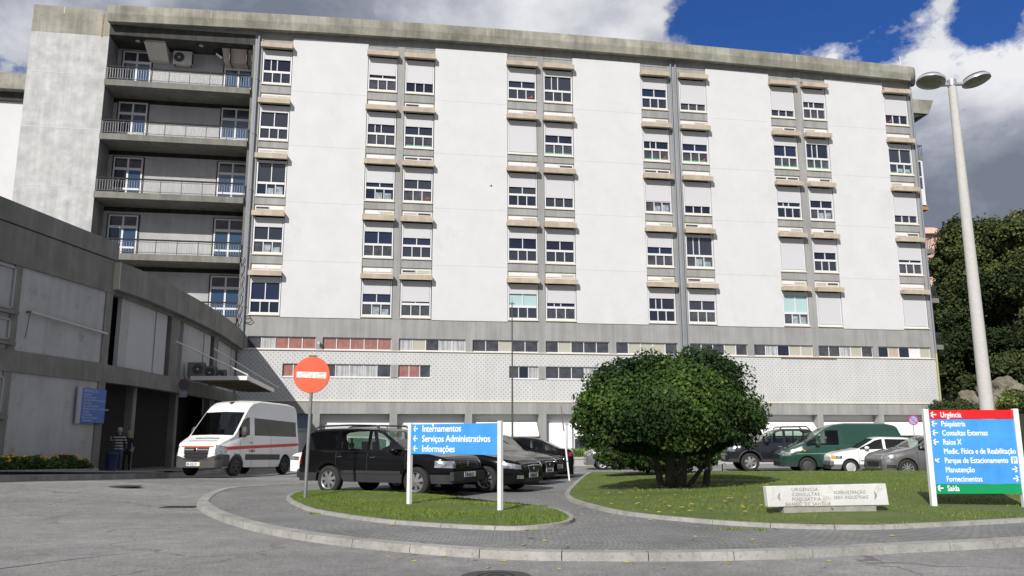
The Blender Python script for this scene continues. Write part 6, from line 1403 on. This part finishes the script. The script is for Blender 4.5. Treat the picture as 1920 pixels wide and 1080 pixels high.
# ================================================================== people in the doorway
SKIN = mat('skin', (.36, .22, .16), .6); HAIRG = mat('grey hair', (.30, .29, .28), .9); HAIRB = mat('fair hair', (.30, .22, .12), .9)
def skinned(name, V, Ed, R, m, par, sub=2):
    me = bpy.data.meshes.new(name); me.from_pydata(V, Ed, []); me.update(); o = bpy.data.objects.new(name, me); COL.objects.link(o)
    o.modifiers.new('skin', 'SKIN'); sk = me.skin_vertices[0].data
    for i, r in enumerate(R): sk[i].radius = (r[0], r[1]) if isinstance(r, tuple) else (r, r)
    sk[0].use_root = True; s = o.modifiers.new('sub', 'SUBSURF'); s.levels = s.render_levels = sub
    bpy.context.view_layer.update(); me2 = bpy.data.meshes.new_from_object(o.evaluated_get(bpy.context.evaluated_depsgraph_get()))
    bpy.data.objects.remove(o); 
    for p in me2.polygons: p.use_smooth = True
    return me2
def stripes(t, P, c):
    s_ = N(t, 'ShaderNodeSeparateXYZ'); t.links.new(P, s_.inputs[0]); return mixc(t, mth(t, 'GREATER_THAN', mth(t, 'FRACT', mth(t, 'MULTIPLY', s_.outputs[2], 9.0)), .6), c, (.42, .42, .42))
def person(loc, rz, h, label, shirt, pants, hair, arms, longhair=False, lean=0.):
    t = thing('person', label, 'person', loc, rz); s = h/1.75
    V = [(0, 0, .95), (0, 0, 1.12), (0, .0, 1.34), (0, .01, 1.46), (0, 0, 1.54), (0, -.01, 1.62), (0, -.01, 1.70),   # pelvis spine neck head
         (.17, 0, 1.42), (-.17, 0, 1.42), (.10, 0, .88), (.11, .015, .50), (.11, -.01, .10), (.11, .12, .035), (-.10, 0, .88), (-.11, .03, .50), (-.12, -.01, .10), (-.12, .12, .035)]
    Ed = [(0, 1), (1, 2), (2, 3), (3, 4), (4, 5), (5, 6), (2, 7), (2, 8), (0, 9), (9, 10), (10, 11), (11, 12), (0, 13), (13, 14), (14, 15), (15, 16)]
    R = [(.15, .11), (.14, .10), (.17, .11), (.07, .06), (.052, .055), (.078, .095), (.06, .075), (.07, .065), (.07, .065), (.095, .09), (.062, .062), (.042, .045), (.045, .032), (.095, .09), (.062, .062), (.042, .045), (.045, .032)]
    for k, (sd, el, wr) in enumerate(arms):
        b0 = 7 if sd > 0 else 8; n = len(V); V += [el, wr]; Ed += [(b0, n), (n, n+1)]; R += [.042, .028]
        d = (Vector(wr)-Vector(el)).normalized(); side = Vector((0, 1, 0)) if abs(d.y) < .7 else Vector((1, 0, 0)); palm = Vector(wr)+d*.07; n2 = len(V); V.append(tuple(palm)); Ed.append((n+1, n2)); R.append((.036, .018))
        for j in range(4):
            off = side*(.027-.018*j); f1 = palm+d*.035+off; f2 = f1+d*(.035+.008*(1.5-abs(j-1.4)))+Vector((-.01*sd, 0, -.004)); q = len(V); V += [tuple(f1), tuple(f2)]; Ed += [(n2, q), (q, q+1)]; R += [.009, .007]
        q = len(V); th = Vector(wr)+d*.03+side*.035; V += [tuple(th), tuple(th+d*.035+side*.012)]; Ed += [(n+1, q), (q, q+1)]; R += [.010, .008]
    V = [(x*s, y*s+lean*z, z*s) for x, y, z in V]; R = [(r[0]*s, r[1]*s) if isinstance(r, tuple) else r*s for r in R]
    me = skinned('body', V, Ed, R, SKIN, t); 
    for m in (SKIN, shirt, pants, BLACKM): me.materials.append(m)
    wr_z = [a[2][2]*s for a in arms]
    for p in me.polygons:
        c = p.center; z = c.z/s; near_hand = min((c-Vector((a[2][0]*s, a[2][1]*s+lean*a[2][2], a[2][2]*s))).length for a in arms) < .13*s
        p.material_index = 0 if (z > 1.49 or near_hand) else (1 if z > .94 or abs(c.x) > .24*s else (2 if z > .09 else 3))
    o = bpy.data.objects.new('body', me); COL.objects.link(o); o.parent = t
    hb = MB(); c = Vector((0, -.03*s+lean*1.68, 1.675*s)); hb.lathe([(.001, .115), (.05, .108), (.085, .07), (.10, .02), (.098, -.05 if not longhair else -.12), (.07, -.085 if not longhair else -.22)], hair, 16, c=c); hb.v = [(v[0], (v[1]-c.y)*1.08+c.y if v[1] < c.y+.03 else min(v[1], c.y+.10), v[2]) for v in hb.v]; hb.obj('hair', t)
    f = MB(); fy = .088*s+lean*1.62   # face: eyes, nose, mouth, ears
    for sx in (-1, 1): f.lathe([(.001, .006), (.010, 0), (.001, -.006)], BLACKM, 8, 'y', (sx*.03*s, fy, 1.635*s)); f.lathe([(.001, .02), (.016, 0), (.001, -.02)], SKIN, 8, 'z', (sx*.083*s, 0+lean*1.62, 1.62*s))
    f.hexa([(-.012, fy-.01, 1.59*s), (.012, fy-.01, 1.59*s), (.012, fy+.022, 1.595*s), (-.012, fy+.022, 1.595*s)], [(-.005, fy-.01, 1.635*s), (.005, fy-.01, 1.635*s), (.005, fy+.004, 1.635*s), (-.005, fy+.004, 1.635*s)], SKIN)
    f.box(-.024, .024, fy-.004, fy+.004, 1.565*s, 1.573*s, mat('lips', (.25, .08, .07), .6)); f.obj('face', t)
    return t
q = curve_at(224, .35); gz = road_z(-12.5, q.y)+.15
person((q.x, q.y, gz), radians(10), 1.78, 'man in a dark striped jumper and blue jeans seen from behind in the doorway', mat('striped jumper', (.04, .042, .05), .9, extra=stripes), mat('blue jeans', (.055, .075, .14), .9), HAIRG, [(-1, (-.30, .02, 1.22), (-.36, .16, 1.34)), (1, (.27, .02, 1.16), (.22, .18, 1.02))])
q = curve_at(241, .55)
person((q.x, q.y, gz), radians(200), 1.66, 'fair-haired person in dark clothes standing deeper in the doorway', mat('black coat', (.015, .015, .017), .9), mat('black trousers', (.012, .012, .014), .9), HAIRB, [(-1, (-.25, .03, 1.15), (-.22, .15, .95)), (1, (.25, .03, 1.15), (.20, .16, .98))], longhair=True)
for n_ in ('Cube',):
    if n_ in bpy.data.objects: bpy.data.objects.remove(bpy.data.objects[n_])
